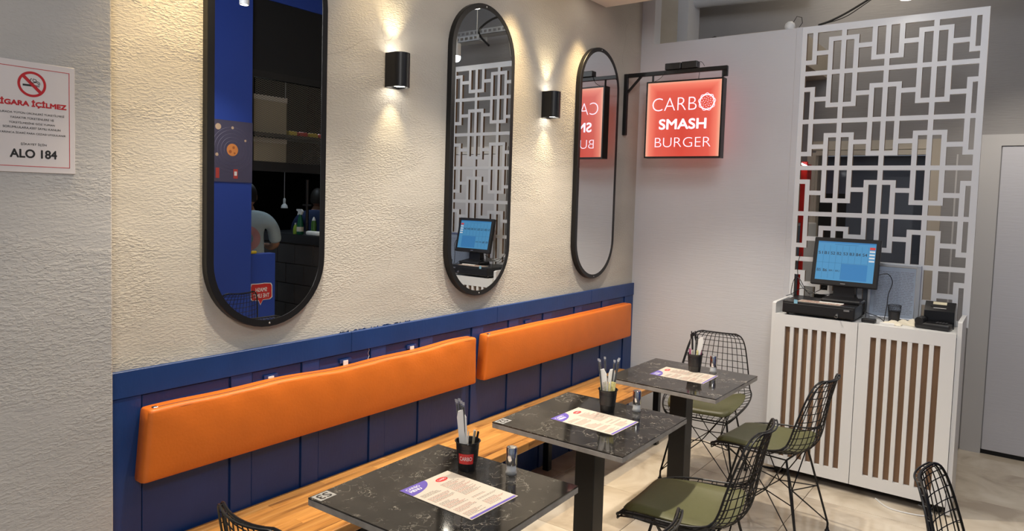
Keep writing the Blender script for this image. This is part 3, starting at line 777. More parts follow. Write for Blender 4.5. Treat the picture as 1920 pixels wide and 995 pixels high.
# ================================================================== HANGING SIGN
sg = thing('hanging_sign', 'red backlit square sign reading CARBO SMASH BURGER on a black wall bracket', 'sign', (0, 4.372, 1.92))
M = Matrix.Translation((.445, 4.372, 0)) @ Matrix.Rotation(R(3.0), 4, 'Z')
W2 = .247; zb_, zt_ = 1.918, 2.402; dp = .035
def S(mb): mb.v = [tuple(M @ Vector(v)) for v in mb.v]; return mb
fr = MB().box(-W2-.010, -W2, -dp, dp, zb_-.010, zt_+.010).box(W2, W2+.010, -dp, dp, zb_-.010, zt_+.010).box(-W2, W2, -dp, dp, zt_, zt_+.010).box(-W2, W2, -dp, dp, zb_-.010, zb_)
S(fr).build('sign_case', M_BLACKM, sg, W=True)
for s in (-1, 1):
    S(MB().box(-W2, W2, min(s*(dp-.006), s*(dp-.002)), max(s*(dp-.006), s*(dp-.002)), zb_, zt_)).build('sign_face', M_BOX, sg, W=True)
def sign_text(s):
    m = MB(); nrm = (0, s, 0); rt = (-s, 0, 0); y = s*(dp-.002)
    zc = (zb_+zt_)/2
    def TX(b, cx, cz, w_, h, bold): text_into(m, b, (cx*(-s), y, cz), w_, h, rt, (0, 0, 1), nrm, .0012, bold)
    def fl_():
        nonlocal m
        S(m).build('sign_lettering', M_FLAMP, sg, W=True); m = MB()
    TX('CARB', -.060, 2.258, .30, .084, -.020)
    fl_(); TX('SMASH', 0, 2.128, .315, .064, .032)
    fl_(); TX('BURGER', .005, 2.010, .375, .062, -.020)
    fl_()
    # round seeded bun standing for the O
    c = Vector(((.157)*(-s), y+s*.0012, 2.262)); ring = []
    for k in range(40): a = 2*PI*k/40; ring.append(c+Vector((.046*math.cos(a), 0, .046*math.sin(a))))
    m.tube(ring, .0034, 4, True)
    ring = [c+Vector(((.053+.0035*math.sin(9*a))*math.cos(a), 0, (.053+.0035*math.sin(9*a))*math.sin(a))) for a in [2*PI*k/54 for k in range(54)]]
    m.tube(ring, .0016, 4, True)
    for k in range(26):
        r_ = .039*math.sqrt((k+.5)/26); a = k*2.4; q = c+Vector((r_*math.cos(a), 0, r_*math.sin(a)))
        d = Vector((math.cos(a*1.7), 0, math.sin(a*1.7)))*.0028; m.tube([q-d, q+d], .0014, 4)
    S(m).build('bun_emblem', M_FLAMP, sg, W=True)
sign_text(-1)
br = MB().rbox(.0, .026, 4.359, 4.385, 2.07, 2.485, .002, 1).rbox(.026, .72, 4.359, 4.385, 2.459, 2.485, .002, 1)
br.build('bracket', M_BLACKM, sg, W=True)
MB().tube([(.02, 4.372, 2.355), (.125, 4.372, 2.462)], .009, 6).build('brace', M_BLACKM, sg, W=True)
MB().rbox(.694, .72, 4.359, 4.385, 2.42, 2.459, .002, 1).build('end_post', M_BLACKM, sg, W=True)
for x in (.212, .690): MB().tube([(x, 4.372, 2.461), (x, 4.372, 2.408)], .007, 8).build('hanger', M_BLACKM, sg, W=True)
MB().rbox(.305, .415, 4.345, 4.40, 2.486, 2.528, .004, 2).rbox(.420, .525, 4.345, 4.40, 2.486, 2.530, .004, 2).build('power_adapter', M_BLACKP, sg, W=True)
def arc(p, q, sag, n=12, side=(0, 0, -1)):
    p, q, s = Vector(p), Vector(q), Vector(side); return [p.lerp(q, k/n)+s*sag*4*(k/n)*(1-k/n) for k in range(n+1)]
MB().tube(arc((.31, 4.36, 2.50), (.225, 4.345, 2.412), .02, side=(.7, 0, -.7)), .0016, 5).tube(arc((.525, 4.36, 2.51), (.575, 4.35, 2.49), .02, side=(0, 0, 1)), .0016, 5).tube([(.545, 4.35, 2.46), (.542, 4.345, 2.41)], .002, 5).build('sign_cable', M_BLACKP, sg, W=True)

# ================================================================== LATTICE
lt = thing('lattice_screen', 'tall white cut-out lattice screen standing above the counter', 'room divider', (1.57, YB, 1.0))
X0, X1, ZT, ZB = 1.098, 2.062, 2.722, .975
rects = [(X0, X0+.030, ZB, ZT), (X1-.034, X1, ZB, ZT), (X0, X1, ZT-.042, ZT), (X0, X1, ZB, ZB+.03)]
cs = [1.105, 1.339, 1.577, 1.817, 2.062]; Hs = [2.700, 2.435, 2.140, 1.856, 1.573, 1.290, 1.007]; hb = .0135; BW, BH = .071, .198
def V(x, z0, z1): rects.append((x-hb, x+hb, z0, z1))
def Hh(z, x0, x1): rects.append((x0, x1, z-hb, z+hb))
for c in cs[1:4]: V(c, ZB, ZT)
for h in Hs[1:6]: Hh(h, X0, X1)
for i, c in enumerate(cs):
    for j, h in enumerate(Hs):
        if (i+j) % 2 == 0:
            a, b = max(h-BH, ZB), min(h+BH, ZT)
            for s in (-1, 1):
                x = c+s*BW
                if X0 < x < X1: V(x, a-hb, b+hb)
            xa, xb = max(c-BW, X0), min(c+BW, X1)
            if h-BH > ZB: Hh(h-BH, xa, xb)
            if h+BH < ZT: Hh(h+BH, xa, xb)
for i in range(4):
    for j in range(6):
        z = (Hs[j]+Hs[j+1])/2+(.012 if i in (1, 2) else -.012)
        Hh(z, cs[i]+BW, cs[i+1]-BW)
gx = sorted({round(v, 4) for r_ in rects for v in (max(r_[0], X0), min(r_[1], X1))}); gz = sorted({round(v, 4) for r_ in rects for v in (max(r_[2], ZB), min(r_[3], ZT))})
fill = {}
for i in range(len(gx)-1):
    for j in range(len(gz)-1):
        mx, mz = (gx[i]+gx[i+1])/2, (gz[j]+gz[j+1])/2
        fill[i, j] = any(a < mx < b and c < mz < d for a, b, c, d in rects)
m = MB(); ya_, yb_ = YB-.002, YB+.020
for (i, j), f in fill.items():
    if not f: continue
    a, b, c, d = gx[i], gx[i+1], gz[j], gz[j+1]
    m.cur = 0
    m.quad((a, ya_, c), (b, ya_, c), (b, ya_, d), (a, ya_, d)); m.quad((a, yb_, c), (a, yb_, d), (b, yb_, d), (b, yb_, c))
    if not fill.get((i, j-1)): m.quad((a, ya_, c), (a, yb_, c), (b, yb_, c), (b, ya_, c))
    if not fill.get((i, j+1)): m.quad((a, ya_, d), (b, ya_, d), (b, yb_, d), (a, yb_, d))
    m.cur = 1
    if not fill.get((i-1, j)): m.quad((a, ya_, c), (a, ya_, d), (a, yb_, d), (a, yb_, c))
    if not fill.get((i+1, j)): m.quad((b, ya_, c), (b, yb_, c), (b, yb_, d), (b, ya_, d))
m.build('fretwork', [M_WHITE2, M_MDF], lt, W=True)

# ================================================================== COUNTER
ct = thing('till_counter', 'white counter cabinet with two slatted doors below the lattice', 'counter', (1.57, YC+.15, 0))
CX0, CX1 = 1.108, 2.030; CT = .977
MB().rbox(CX0, CX1, YC+.002, YB-.006, CT-.022, CT-.001, .001, 1).build('counter_top', M_WHITE, ct, W=True)
for xa, xb in ((CX0-.022, CX0-.001), (CX1+.001, CX1+.022)):
    MB().poly([(xa, YC-.004, .012 if xa > 1.5 else .05), (xa, YB-.004, .012 if xa > 1.5 else .05), (xa, YB-.004, 1.046), (xa, YC+.02, 1.042), (xa, YC-.004, 1.036)], (1, 0, 0), xb-xa).build('side_panel', M_WHITE, ct, W=True)
for x in (CX0+.03, CX1-.06): MB().rbox(x, x+.04, YC+.04, YC+.08, 0, .06, .002, 1).build('foot', M_BLACKM, ct, W=True)
MB().box(CX0, CX1, YC+.16, YC+.18, .0, .10).build('plinth', M_DARK, ct, W=True)
def door(xa, xb, slots):
    z0, z1 = .055, CT-.001; sb, st = .122, .905; y0_, y1_ = YC-.018, YC
    dr = MB().box(xa, slots[0][0], y0_, y1_, z0, z1).box(slots[-1][1], xb, y0_, y1_, z0, z1).box(slots[0][0], slots[-1][1], y0_, y1_, st, z1).box(slots[0][0], slots[-1][1], y0_, y1_, z0, sb).build('door', M_WHITE, ct, W=True)
    for (a, b), (c, d) in zip(slots, slots[1:]):
        o = MB().rbox(b, c, y0_+.0005, y1_, sb, st, .001, 1).build('slat', M_WHITE); o.parent = dr; o.data.transform(Matrix.Translation(-ct.location))
    o = MB().box(slots[0][0]-.01, slots[-1][1]+.01, y1_+.0005, y1_+.004, sb-.01, st+.01).build('backing_board', M_KRAFT); o.parent = dr; o.data.transform(Matrix.Translation(-ct.location))
door(CX0+.001, 1.560, [(1.169+.0505*k, 1.198+.0505*k) for k in range(7)])
door(1.5635, CX1-.001, [(1.628+.0508*k, 1.657+.0508*k) for k in range(7)])
MB().box(CX0, CX1, YB-.012, YB-.004, .06, CT-.02).build('back_panel', M_DARK, ct, W=True)

# ---- cash drawer
dw = thing('cash_drawer', 'black metal cash drawer under the monitor on the counter', 'cash drawer', (1.345, YC+.13, CT))
zt_ = 1.060; z0_ = .992; YD = YC-.028
MB().rbox(1.150, 1.543, YD+.004, YC+.272, z0_-.003, zt_, .004, 2).build('drawer_case', M_BLACKP, dw, W=True)
MB().rbox(1.156, 1.537, YD, YD+.008, z0_+.002, zt_-.012, .003, 2).build('drawer_front', M_BLACKP, dw, W=True)
MB().box(1.212, 1.415, YD-.0006, YD+.001, 1.022, 1.0265).build('cheque_slot', M_DARK, dw, W=True)
MB().rbox(1.485, 1.515, YD-.001, YD+.001, 1.032, 1.042, .0004, 1).build('badge', M_ALU, dw, W=True)
MB().lathe([(0, .006), (.006, .006), (.008, 0)], n=16, M=Matrix.Translation((1.452, YD, 1.008)) @ Matrix.Rotation(PI/2, 4, 'X')).build('lock', M_CHROME, dw, W=True)
MB().box(1.4495, 1.4545, YD-.022, YD-.005, 1.006, 1.0075).tube([(1.452+.007*math.cos(a), YD-.018, 1.000+.007*math.sin(a)) for a in [2*PI*k/12 for k in range(12)]], .0008, 4, True).build('key', M_CHROME, dw, W=True)
for x in (1.175, 1.52):
    for y in (YD+.03, YC+.24): MB().lathe([(0, 0), (.008, 0), (.009, .0125), (0, .0125)], (x, y, CT), n=12).build('rubber_foot', M_BLACKP, dw, W=True)

# ---- POS monitor
mo = thing('touch_monitor', 'black touch-screen till monitor with blue screen on the cash drawer', 'monitor', (1.442, YC+.16, zt_))
yT, yBt = 4.500, 4.440
ang = math.atan2(yT-yBt, 1.4356-1.159)
# local: x right, z up in screen plane, y depth ; origin bottom centre
MM = Matrix.Translation((1.4423, yBt-.010, 1.159)) @ Matrix.Rotation(R(-1.5), 4, 'Z') @ Matrix.Rotation(-ang, 4, 'X')
hw, hh = .181, .285
def Q(mb): mb.v = [tuple(MM @ Vector(v)) for v in mb.v]; return mb
Q(MB().rbox(-hw, hw, 0, .030, 0, hh, .006, 2)).build('bezel', M_BLACKP, mo, W=True)
Q(MB().rbox(-hw+.03, hw-.03, .028, .055, .03, hh-.04, .010, 2)).build('rear_housing', M_BLACKP, mo, W=True)
sl, sr, sb_, st_ = -hw+.024, hw-.024, .030, hh-.024
sc = Q(MB().box(sl, sr, -.0008, .001, sb_, st_)).build('screen', M_SCREEN, mo, W=True)
def ons(mb, name, m_):
    Q(mb); o = mb.build(name, m_); o.data.transform(Matrix.Translation(-mo.location)); o.parent = sc; return o
ww = sr-sl; hhh = st_-sb_
ons(MB().box(sl+ww*.44, sr-ww*.11, -.0012, -.0008, sb_+hhh*.03, sb_+hhh*.44), 'colour_field', M_SCREEN2)
ons(MB().box(sl, sr, -.0012, -.0008, st_-hhh*.035, st_), 'title_bar', M_SCREEN2)
g = MB()
for k in range(1, 9): g.box(sl+ww*.11*k, sl+ww*.11*k+.0007, -.0014, -.0009, sb_+hhh*(.46 if k > 4 else .04), st_-hhh*.1)
for z in (.45,): g.box(sl, sl+ww*.88, -.0014, -.0009, sb_+hhh*z, sb_+hhh*z+.0008)
g.box(sl+ww*.3, sl+ww*.7, -.0014, -.0009, st_-hhh*.075, st_-hhh*.07)
ons(g, 'grid_lines', M_SCRLINE)
tx = MB()
for k, s in enumerate(('S1', 'B1', 'S2', 'B2', 'S3', 'B3', 'B4', 'S4')): text_into(tx, s, (sl+ww*(.055+.11*k), -.0009, sb_+hhh*.70), .024, .017, (1, 0, 0), (0, 0, 1), (0, -1, 0), .0005, .01)
for k, s in enumerate(('B5', 'B6')): text_into(tx, s, (sl+ww*(.055+.11*k), -.0009, sb_+hhh*.25), .022, .016, (1, 0, 0), (0, 0, 1), (0, -1, 0), .0005, .01)
for k, s in enumerate(('BR1', 'BR2')): text_into(tx, s, (sl+ww*(.275+.11*k), -.0009, sb_+hhh*.25), .024, .010, (1, 0, 0), (0, 0, 1), (0, -1, 0), .0005, .0)
ons(tx, 'screen_lettering', M_TXT)['kind'] = 'stuff'
ons(MB().box(sr-ww*.10, sr-ww*.01, -.0012, -.0008, st_-hhh*.16, st_-hhh*.10), 'red_button', M_SCRR)
g = MB()
for k in range(4): g.box(sr-ww*.10, sr-ww*.01, -.0012, -.0008, st_-hhh*(.23+.08*k), st_-hhh*(.19+.08*k))
ons(g, 'white_buttons', M_SCRW)
g = MB(); text_into(g, '~~~~', (0, -.0001, .014), .026, .006, (1, 0, 0), (0, 0, 1), (0, -1, 0), .0004, .02); Q(g).build('maker_mark', M_ALU, mo, W=True)
MB().poly([(1.385, 4.47, 1.085), (1.385, 4.53, 1.085), (1.385, 4.50, 1.27), (1.385, 4.475, 1.24)], (1, 0, 0), .115).build('neck', M_BLACKP, mo, W=True)
MB().rbox(1.335, 1.55, 4.395, 4.545, zt_+.0005, zt_+.024, .009, 2).poly([(1.345, 4.41, zt_+.02), (1.54, 4.41, zt_+.02), (1.50, 4.53, zt_+.045), (1.385, 4.53, zt_+.045)], (0, 0, 1), .003).build('stand_base', M_BLACKP, mo, W=True)

# ---- things on the counter
o = MB().box(-.105, .13, -.052, .045, 0, .0015).build('menu_sheet', M_MENU); o.location = (1.335, 4.345, zt_+.0005); o.rotation_euler = (0, 0, -.03)
tag(o, 'pinkish printed menu sheet on top of the cash drawer', 'menu')
g = MB(); rr = random.Random(5)
for k in range(9):
    y = -.044+k*.0095; x = -.095
    while x < .12: l = rr.uniform(.01, .04); g.box(x, x+l, y, y+.002, .0016, .0018); x += l+.006
g.build('small_print', M_RTXT, o)['kind'] = 'stuff'
o = MB().box(-.065, .065, -.008, .008, 0, .004).build('paper_pad', M_PAPER); o.location = (1.405, 4.355, zt_+.0025)
tag(o, 'narrow white paper pad lying on the menu by the monitor', 'paper pad')
o = MB().poly([(0, 0, 0), (.020, 0, 0), (.020, 0, .022), (0, 0, .024)], (0, 1, 0), .0012).build('sticky_note', mat('pale blue paper', (.25, .50, .66), .7)); o.location = (1.215, YD-.0015+.001, zt_-.012)
tag(o, 'small pale blue note stuck on the cash drawer edge', 'note')
# framed leaflet holder
t = thing('leaflet_holder', 'silver snap frame with a printed sheet leaning behind the pen basket', 'frame', (1.69, 4.565, CT))
FM = Matrix.Translation((1.69, 4.545, CT+.0)) @ Matrix.Rotation(R(-6), 4, 'X')
def FQ(mb): mb.v = [tuple(FM @ Vector(v)-t.location) for v in mb.v]; return mb
for a in ((-.135, -.117, 0, .325), (.108, .135, 0, .325), (-.117, .117, .307, .325), (-.117, .117, 0, .018)):
    FQ(MB().rbox(a[0], a[1], -.006, .006, a[2], a[3], .003, 2)).build('frame_rail', M_ALU, t)
FQ(MB().box(-.117, .117, -.001, .002, .018, .307)).build('printed_sheet', mat('pale blue print', (.36, .42, .52), .10), t)
g = MB()
for k in range(26):
    z = .04+k*.0095; x = -.10
    while x < .09: l = rr.uniform(.008, .03); g.box(x, min(.1, x+l), -.0014, -.001, z, z+.0016); x += l+.004
FQ(g).build('small_print', M_GTXT, t)['kind'] = 'stuff'
# pen basket
t = thing('pen_basket', 'black wire mesh pen basket on the counter beside the napkins', 'pen holder', (1.715, 4.455, CT))
MB().lathe([(0, .001), (.026, .001), (.026, 0), (.027, 0), (.031, .062), (.030, .062), (.026, .003), (0, .003)], n=24).build('lower_band', mat('dark mesh metal', (.06, .06, .065), .45, .6), t, smooth=True)
g = MB()
for k in range(30):
    a = 2*PI*k/30; g.tube([(.031*math.cos(a), .031*math.sin(a), .06), (.0345*math.cos(a+.2), .0345*math.sin(a+.2), .098)], .0006, 3); g.tube([(.031*math.cos(a), .031*math.sin(a), .06), (.0345*math.cos(a-.2), .0345*math.sin(a-.2), .098)], .0006, 3)
g.build('wire_mesh', M_BLACKM, t)
MB().tube([(.0345*math.cos(2*PI*k/28), .0345*math.sin(2*PI*k/28), .099) for k in range(28)], .0016, 5, True).tube([(.0315*math.cos(2*PI*k/28), .0315*math.sin(2*PI*k/28), .064) for k in range(28)], .0016, 5, True).build('rim', M_BLACKM, t)
# napkin pile: crumpled sheets
def crumple(name, cx, cy, z, w_, d_, h, seed, label, rz=0):
    rr = random.Random(seed); n = 9; vs = []; fs = []
    ph = [rr.uniform(0, 6) for _ in range(6)]
    for side in (0, 1):
        for i in range(n):
            for j in range(n):
                u, v = i/(n-1)*2-1, j/(n-1)*2-1
                b = h*(.45+.35*math.sin(3*u+ph[0])*math.cos(2.5*v+ph[1])+.2*math.sin(7*v+ph[2]+3*u))*max(.15, 1-.5*(u*u+v*v))
                x = u*w_*(1+.12*math.sin(4*v+ph[3])); y = v*d_*(1+.12*math.sin(5*u+ph[4]))
                vs.append((x, y, max(.001, b) if side else 0))
    st = n*n
    for i in range(n-1):
        for j in range(n-1): k = i*n+j; fs += [(k, k+1, k+n+1, k+n), (st+k, st+k+n, st+k+n+1, st+k+1)]
    for i in range(n-1): fs += [(i, st+i, st+i+1, i+1), ((n-1)*n+i, (n-1)*n+i+1, st+(n-1)*n+i+1, st+(n-1)*n+i), (i*n, (i+1)*n, st+(i+1)*n, st+i*n), (i*n+n-1, st+i*n+n-1, st+(i+1)*n+n-1, (i+1)*n+n-1)]
    o = MB().add(vs, fs).build(name, M_CREAMP); o.location = (cx, cy, z); o.rotation_euler = (0, 0, rz); tag(o, label, 'napkin', None); return o
crumple('paper_napkin', 1.715, 4.375, CT, .048, .032, .030, 1, 'crumpled cream paper napkins stacked at the front of the counter', .2)
crumple('paper_napkin', 1.785, 4.44, CT, .055, .030, .050, 2, 'loose cream paper napkins between pen basket and receipt printer', -.3)
t = thing('receipt_roll', 'white receipt pad under the crumpled napkins at the counter front', 'receipt pad', (1.70, 4.335, CT), .1)
for k in range(4): MB().box(-.035, .035, -.012, .012, k*.003, k*.003+.0026).build('sheet', M_PAPER, t)
# receipt printer
t = thing('receipt_printer', 'black receipt printer with slotted lid at the right end of the counter', 'printer', (1.932, 4.50, CT))
pr_ = MB().poly([(-.072, -.045, 0), (-.072, .065, 0), (-.072, .065, .128), (-.072, .012, .138), (-.072, -.045, .092)], (1, 0, 0), .144)
pr_.build('printer_body', M_BLACKG, t)
PM = Matrix.Translation((0, -.0165, .115)) @ Matrix.Rotation(math.atan2(.046, .057), 4, 'X')
MB().box(-.035, .030, -.010, .010, .0005, .002, PM @ Matrix.Translation((0, .022, 0))).build('label', mat('cream sticker', (.75, .68, .48), .5), t)
MB().box(-.045, .045, -.004, .004, .0003, .0012, PM @ Matrix.Translation((0, -.004, 0))).build('paper_slot', M_DARK, t)
MB().box(-.030, .030, -.0015, .0015, .001, .003, PM @ Matrix.Translation((0, -.016, 0))).build('paper_edge', M_PAPER, t)
# card terminal
t = thing('card_terminal', 'black handheld card terminal lying in front of the receipt printer', 'card terminal', (1.915, 4.395, CT), R(-8))
MB().rbox(-.085, .085, -.038, .038, 0, .034, .011, 3).build('terminal_body', M_BLACKP, t, smooth=True)
MB().lathe([(0, -.038), (.020, -.038), (.023, -.034), (.023, .034), (.020, .038), (0, .038)], n=20, M=Matrix.Translation((-.062, 0, .038)) @ Matrix.Rotation(PI/2, 4, 'X')).build('paper_roll_cover', M_BLACKP, t, smooth=True)
MB().rbox(-.030, .070, -.028, .028, .034, .037, .001, 1).build('keypad_face', M_BLACKG, t)
g = MB()
for i in range(4):
    for j in range(3): g.rbox(.012+i*.014, .021+i*.014, -.020+j*.015, -.009+j*.015, .037, .039, .0008, 1)
g.build('keys', mat('grey key', (.05, .05, .055), .5), t)
o = MB().rbox(-.035, .035, -.02, .02, 0, .022, .004, 2).build('power_adapter', M_BLACKP); o.location = (1.605, 4.355, CT); o.rotation_euler = (0, 0, -.1)
tag(o, 'small black power adapter beside the cash drawer', 'adapter')
def cable(pts, r, label, m_=None, name='cable'):
    # smooth through points
    P_ = [Vector(p) for p in pts]; out = []
    for i in range(len(P_)-1):
        p0, p1, p2, p3 = P_[max(0, i-1)], P_[i], P_[i+1], P_[min(len(P_)-1, i+2)]
        for k in range(8):
            t_ = k/8; out.append(.5*((2*p1)+(p2-p0)*t_+(2*p0-5*p1+4*p2-p3)*t_*t_+(3*p1-p0-3*p2+p3)*t_**3))
    out.append(P_[-1]); o = MB().tube(out, r, 6).build(name, m_ or M_BLACKP, smooth=True)
    return tag(o, label, 'cable')
cable([(1.612, 4.485, 1.235), (1.665, 4.50, 1.245), (1.69, 4.50, 1.20), (1.675, 4.49, 1.13), (1.672, 4.48, 1.06), (1.668, 4.44, .985)], .0025, 'black cable curving down from the right side of the monitor')
cable([(1.50, 4.47, 1.09), (1.55, 4.40, 1.075), (1.58, 4.39, 1.03), (1.64, 4.40, 1.01), (1.67, 4.43, .982)], .0022, 'black cable falling over the right side of the cash drawer')
cable([(1.42, 4.50, 1.11), (1.30, 4.50, 1.09), (1.20, 4.52, 1.115), (1.13, 4.55, 1.07), (1.09, 4.575, 1.052)], .0022, 'black cable running left behind the monitor to the partition edge')
cable([(1.34, 4.48, 1.14), (1.24, 4.52, 1.09), (1.17, 4.55, 1.17), (1.135, 4.57, 1.16), (1.12, 4.575, 1.07), (1.16, 4.55, 1.065), (1.25, 4.50, 1.072)], .002, 'looped thin black cable left of the monitor')
cable([(1.165, 4.585, 1.33), (1.15, 4.575, 1.25), (1.17, 4.57, 1.14), (1.24, 4.55, 1.075)], .0018, 'thin black cable hanging down the lattice left of the monitor')
cable([(1.70, 4.31, .004), (1.78, 4.22, .004), (1.90, 4.22, .004), (1.97, 4.26, .004), (1.96, 4.33, .004), (1.90, 4.38, .004)], .004, 'white cable looped on the floor under the counter', M_WHITE)
for k in range(3): cable([(1.09-.015*k, 4.50, .012), (1.055-.02*k, 4.47, .03+.02*k), (1.03-.01*k, 4.40, .012), (1.07, 4.34, .012+.004*k), (1.14, 4.36+.01*k, .008)], .0035, ('thick', 'middle', 'outermost')[k]+' black cable coiled on the floor at the counter foot')
cable([(1.19, YB-.0, 2.726), (1.25, 4.66, 2.76), (1.36, 4.80, 2.86), (1.62, 5.1, 3.12)], .007, 'thick black cable rising from the lattice top to the ceiling')
cable([(1.20, YB+.002, 2.728), (1.30, 4.70, 2.775), (1.39, 4.80, 2.86), (1.60, 5.05, 3.10)], .003, 'thin black cable rising beside the thick one from the lattice top')
# small globe on the partition
t = thing('dome_camera', 'small white globe camera sitting on top of the partition', 'camera', (1.005, YB+.05, 2.722))
MB().lathe([(0, 0), (.018, 0), (.028, .010), (.033, .026), (.028, .045), (.015, .056), (0, .058)], n=20).build('globe', M_WHITE, t, smooth=True)
MB().tube([(.02, 0, .05), (.04, 0, .085), (.07, 0, .075), (.075, 0, .04), (.05, 0, .005)], .0022, 5).build('lead', M_BLACKP, t, smooth=True)
# pipes in the void
def pipe(p, q, r, label, m_):
    o = MB().tube([p, q], r, 16).build('ceiling_pipe', m_, smooth=True); return tag(o, label, 'pipe', None)
pipe((.086, 5.34, 3.20), (.95, 5.34, 3.16), .055, 'fat white pipe above the partition, meeting the stub wall', mat('white pipe', (.55, .56, .58), .5))
t = thing('pipe_stub', 'short white pipe end with black collar above the partition', 'pipe', (.30, 5.2, 2.85))
MB().tube([(-.20, .12, -.01), (0, 0, 0)], .018, 12).build('pipe', mat('white pipe', (.55, .56, .58), .5), t, smooth=True)
MB().tube([(-.006, .003, 0), (.012, -.008, .002)], .021, 12).build('collar', M_BLACKP, t, smooth=True)

# ================================================================== NO-SMOKING NOTICE on the pillar
ns = thing('no_smoking_notice', 'white and red no-smoking notice reading SİGARA İÇİLMEZ on the pillar', 'sign', (.10, .766, 1.80))
Wn, Hn = .107, .150; X = .1035
def on(x, yo, zo): return (x, .766+yo, 1.7975+zo)
MB().rbox(.1003, .1030, .766-Wn, .766+Wn, 1.7975-Hn, 1.7975+Hn, .0008, 1).build('plate', mat('notice plastic', (.70, .65, .64), .3), ns, W=True)
g = MB()
def bd(a, b, c, d): g.box(.103, .1034, .766+a, .766+b, 1.7975+c, 1.7975+d)
iw, ih, bt = Wn-.014, Hn-.016, .0016
bd(-iw, iw, ih-bt, ih); bd(-iw, iw, -ih, -ih+bt); bd(-iw, -iw+bt, -ih, ih); bd(iw-bt, iw, -ih, ih)
# ring and bar
cz_ = .090; ri, ro_ = .028, .0345; vs = []; fs = []
for k in range(48):
    a = 2*PI*k/48
    for rr_ in (ri, ro_): vs.append(on(.1035, rr_*math.cos(a), cz_+rr_*math.sin(a)))
for k in range(48): j = (k+1) % 48; fs.append((2*k, 2*k+1, 2*j+1, 2*j))
g.add(vs, fs)
d_ = .0030; s_ = .0213
g.add([on(.1037, -s_-d_, cz_+s_-d_), on(.1037, -s_+d_, cz_+s_+d_), on(.1037, s_+d_, cz_-s_+d_), on(.1037, s_-d_, cz_-s_-d_)], [(0, 1, 2, 3)])
g.build('red_symbol', mat('notice red', (.50, .025, .03), .4), ns, W=True); g = MB(); text_into(g, 'SİGARA İÇİLMEZ', on(.103, 0, .037), .168, .020, (0, 1, 0), (0, 0, 1), (1, 0, 0), .0006, .045)
g.build('red_print', mat('notice red', (.50, .025, .03), .4), ns, W=True)
g = MB()
g.box(.103, .1035, .766-.022, .766+.010, 1.7975+cz_-.006, 1.7975+cz_-.001)
for y_ in (.0115, .0155): g.box(.103, .1035, .766+y_, .766+y_+.002, 1.7975+cz_-.006, 1.7975+cz_-.001)
def puff(pts): g.tube([on(.1035, a, cz_+b) for a, b in pts], .0009, 4)
puff([(.0185, .0), (.0185, .006), (.014, .009), (.006, .007), (.002, .010), (.003, .015), (.009, .014), (.011, .010)])
puff([(.0155, .0), (.0150, .004), (.010, .006), (.000, .004), (-.005, .009), (-.001, .016)])
g.build('cigarette_symbol', M_TXT, ns, W=True); g = MB()
for k, (s, w_) in enumerate((('BURADA TÜTÜN ÜRÜNLERİ TÜKETİLMESİ', .158), ('YASAKTIR.TÜKETENLERE VE', .105), ('TÜKETİLMESİNE GÖZ YUMAN', .110), ('SORUMLULARA,4207 SAYILI KANUN', .138), ('UYARINCA İDARİ PARA CEZASI UYGULANIR', .165))):
    text_into(g, s, on(.103, 0, .011-k*.0135), w_, .0066, (0, 1, 0), (0, 0, 1), (1, 0, 0), .0006, .01)
g.build('fine_print', M_TXT, ns, W=True)['kind'] = 'stuff'; g = MB(); text_into(g, 'ŞİKAYET İÇİN', on(.103, .003, -.073), .062, .0085, (0, 1, 0), (0, 0, 1), (1, 0, 0), .0006, .01)
g.build('black_print', M_TXT, ns, W=True); g = MB(); text_into(g, 'ALO 184', on(.103, .003, -.099), .112, .022, (0, 1, 0), (0, 0, 1), (1, 0, 0), .0006, .04)
g.build('black_print', M_TXT, ns, W=True)

# ================================================================== CEILING SPOTS
def spot_lamp(x, y, z, label, e, col, target, ang=70, lens=M_BULB, body=M_WHITE, blend=.6, top=None, group=None, r=.006, size=.035):
    t = thing('ceiling_spot', label, 'ceiling lamp', (x, y, z), 0, group)
    MB().lathe([(.030, 0), (.036, .001), (.036, .10), (.034, .102), (0, .102)], n=20).lathe([(.030, 0), (.026, .012)], n=20).build('housing', body, t, smooth=True)
    MB().lathe([(0, .011), (.027, .011)], n=20).build('lamp_lens', lens, t)
    if top: MB().tube([(0, 0, .10), (0, 0, top-z)], .006, 8).build('stem', body, t)
    if e: lamp('SPOT', (x, y, z-.012), e, col, target, size, ang, blend, 'spot_light', t)
    return t
# wall washers in the dropped ceiling (recessed rings)
for k, (y, e) in enumerate(((1.22, 130), (2.06, 26), (3.05, 95), (3.76, 85))):
    t = thing('recessed_downlight', '%s recessed downlight in the cream ceiling strip above the mirrors' % ('nearest', 'second', 'third', 'farthest')[k], 'ceiling lamp', (.17, y, CZ), 0, 'recessed downlights over the mirror wall')
    MB().lathe([(.030, -.0005), (.042, -.003), (.044, 0), (.030, -.0002)], n=24).build('trim_ring', M_WHITE, t)
    MB().lathe([(0, -.0012), (.029, -.0012)], n=24).build('lamp_lens', M_BULB, t)
    lamp('SPOT', (.17, y, CZ-.008), e, WARM, (.02, y, 1.6), .03, 56, 1, 'downlight', t)
spot_lamp(1.68, 4.45, 2.775, 'white ceiling spot above the lattice screen', 30, SOFT, (.7, 2.6, .6), 105, top=3.6)
spot_lamp(2.60, 3.08, 3.0, 'white ceiling spot reflected in the top of the nearest mirror', 50, SOFT, (2.6, 3.0, 0), 100, top=3.6)
for k, (x, y, e) in enumerate(((.56, 1.45, 112), (.56, 2.40, 135), (.56, 3.35, 150))):
    spot_lamp(x, y, CZ-.1025, 'white ceiling spot under the cream strip over the %s table, out of frame' % ('nearest', 'middle', 'farthest')[k], e, SOFT, (x+.35, y, 0), 92, size=.03)
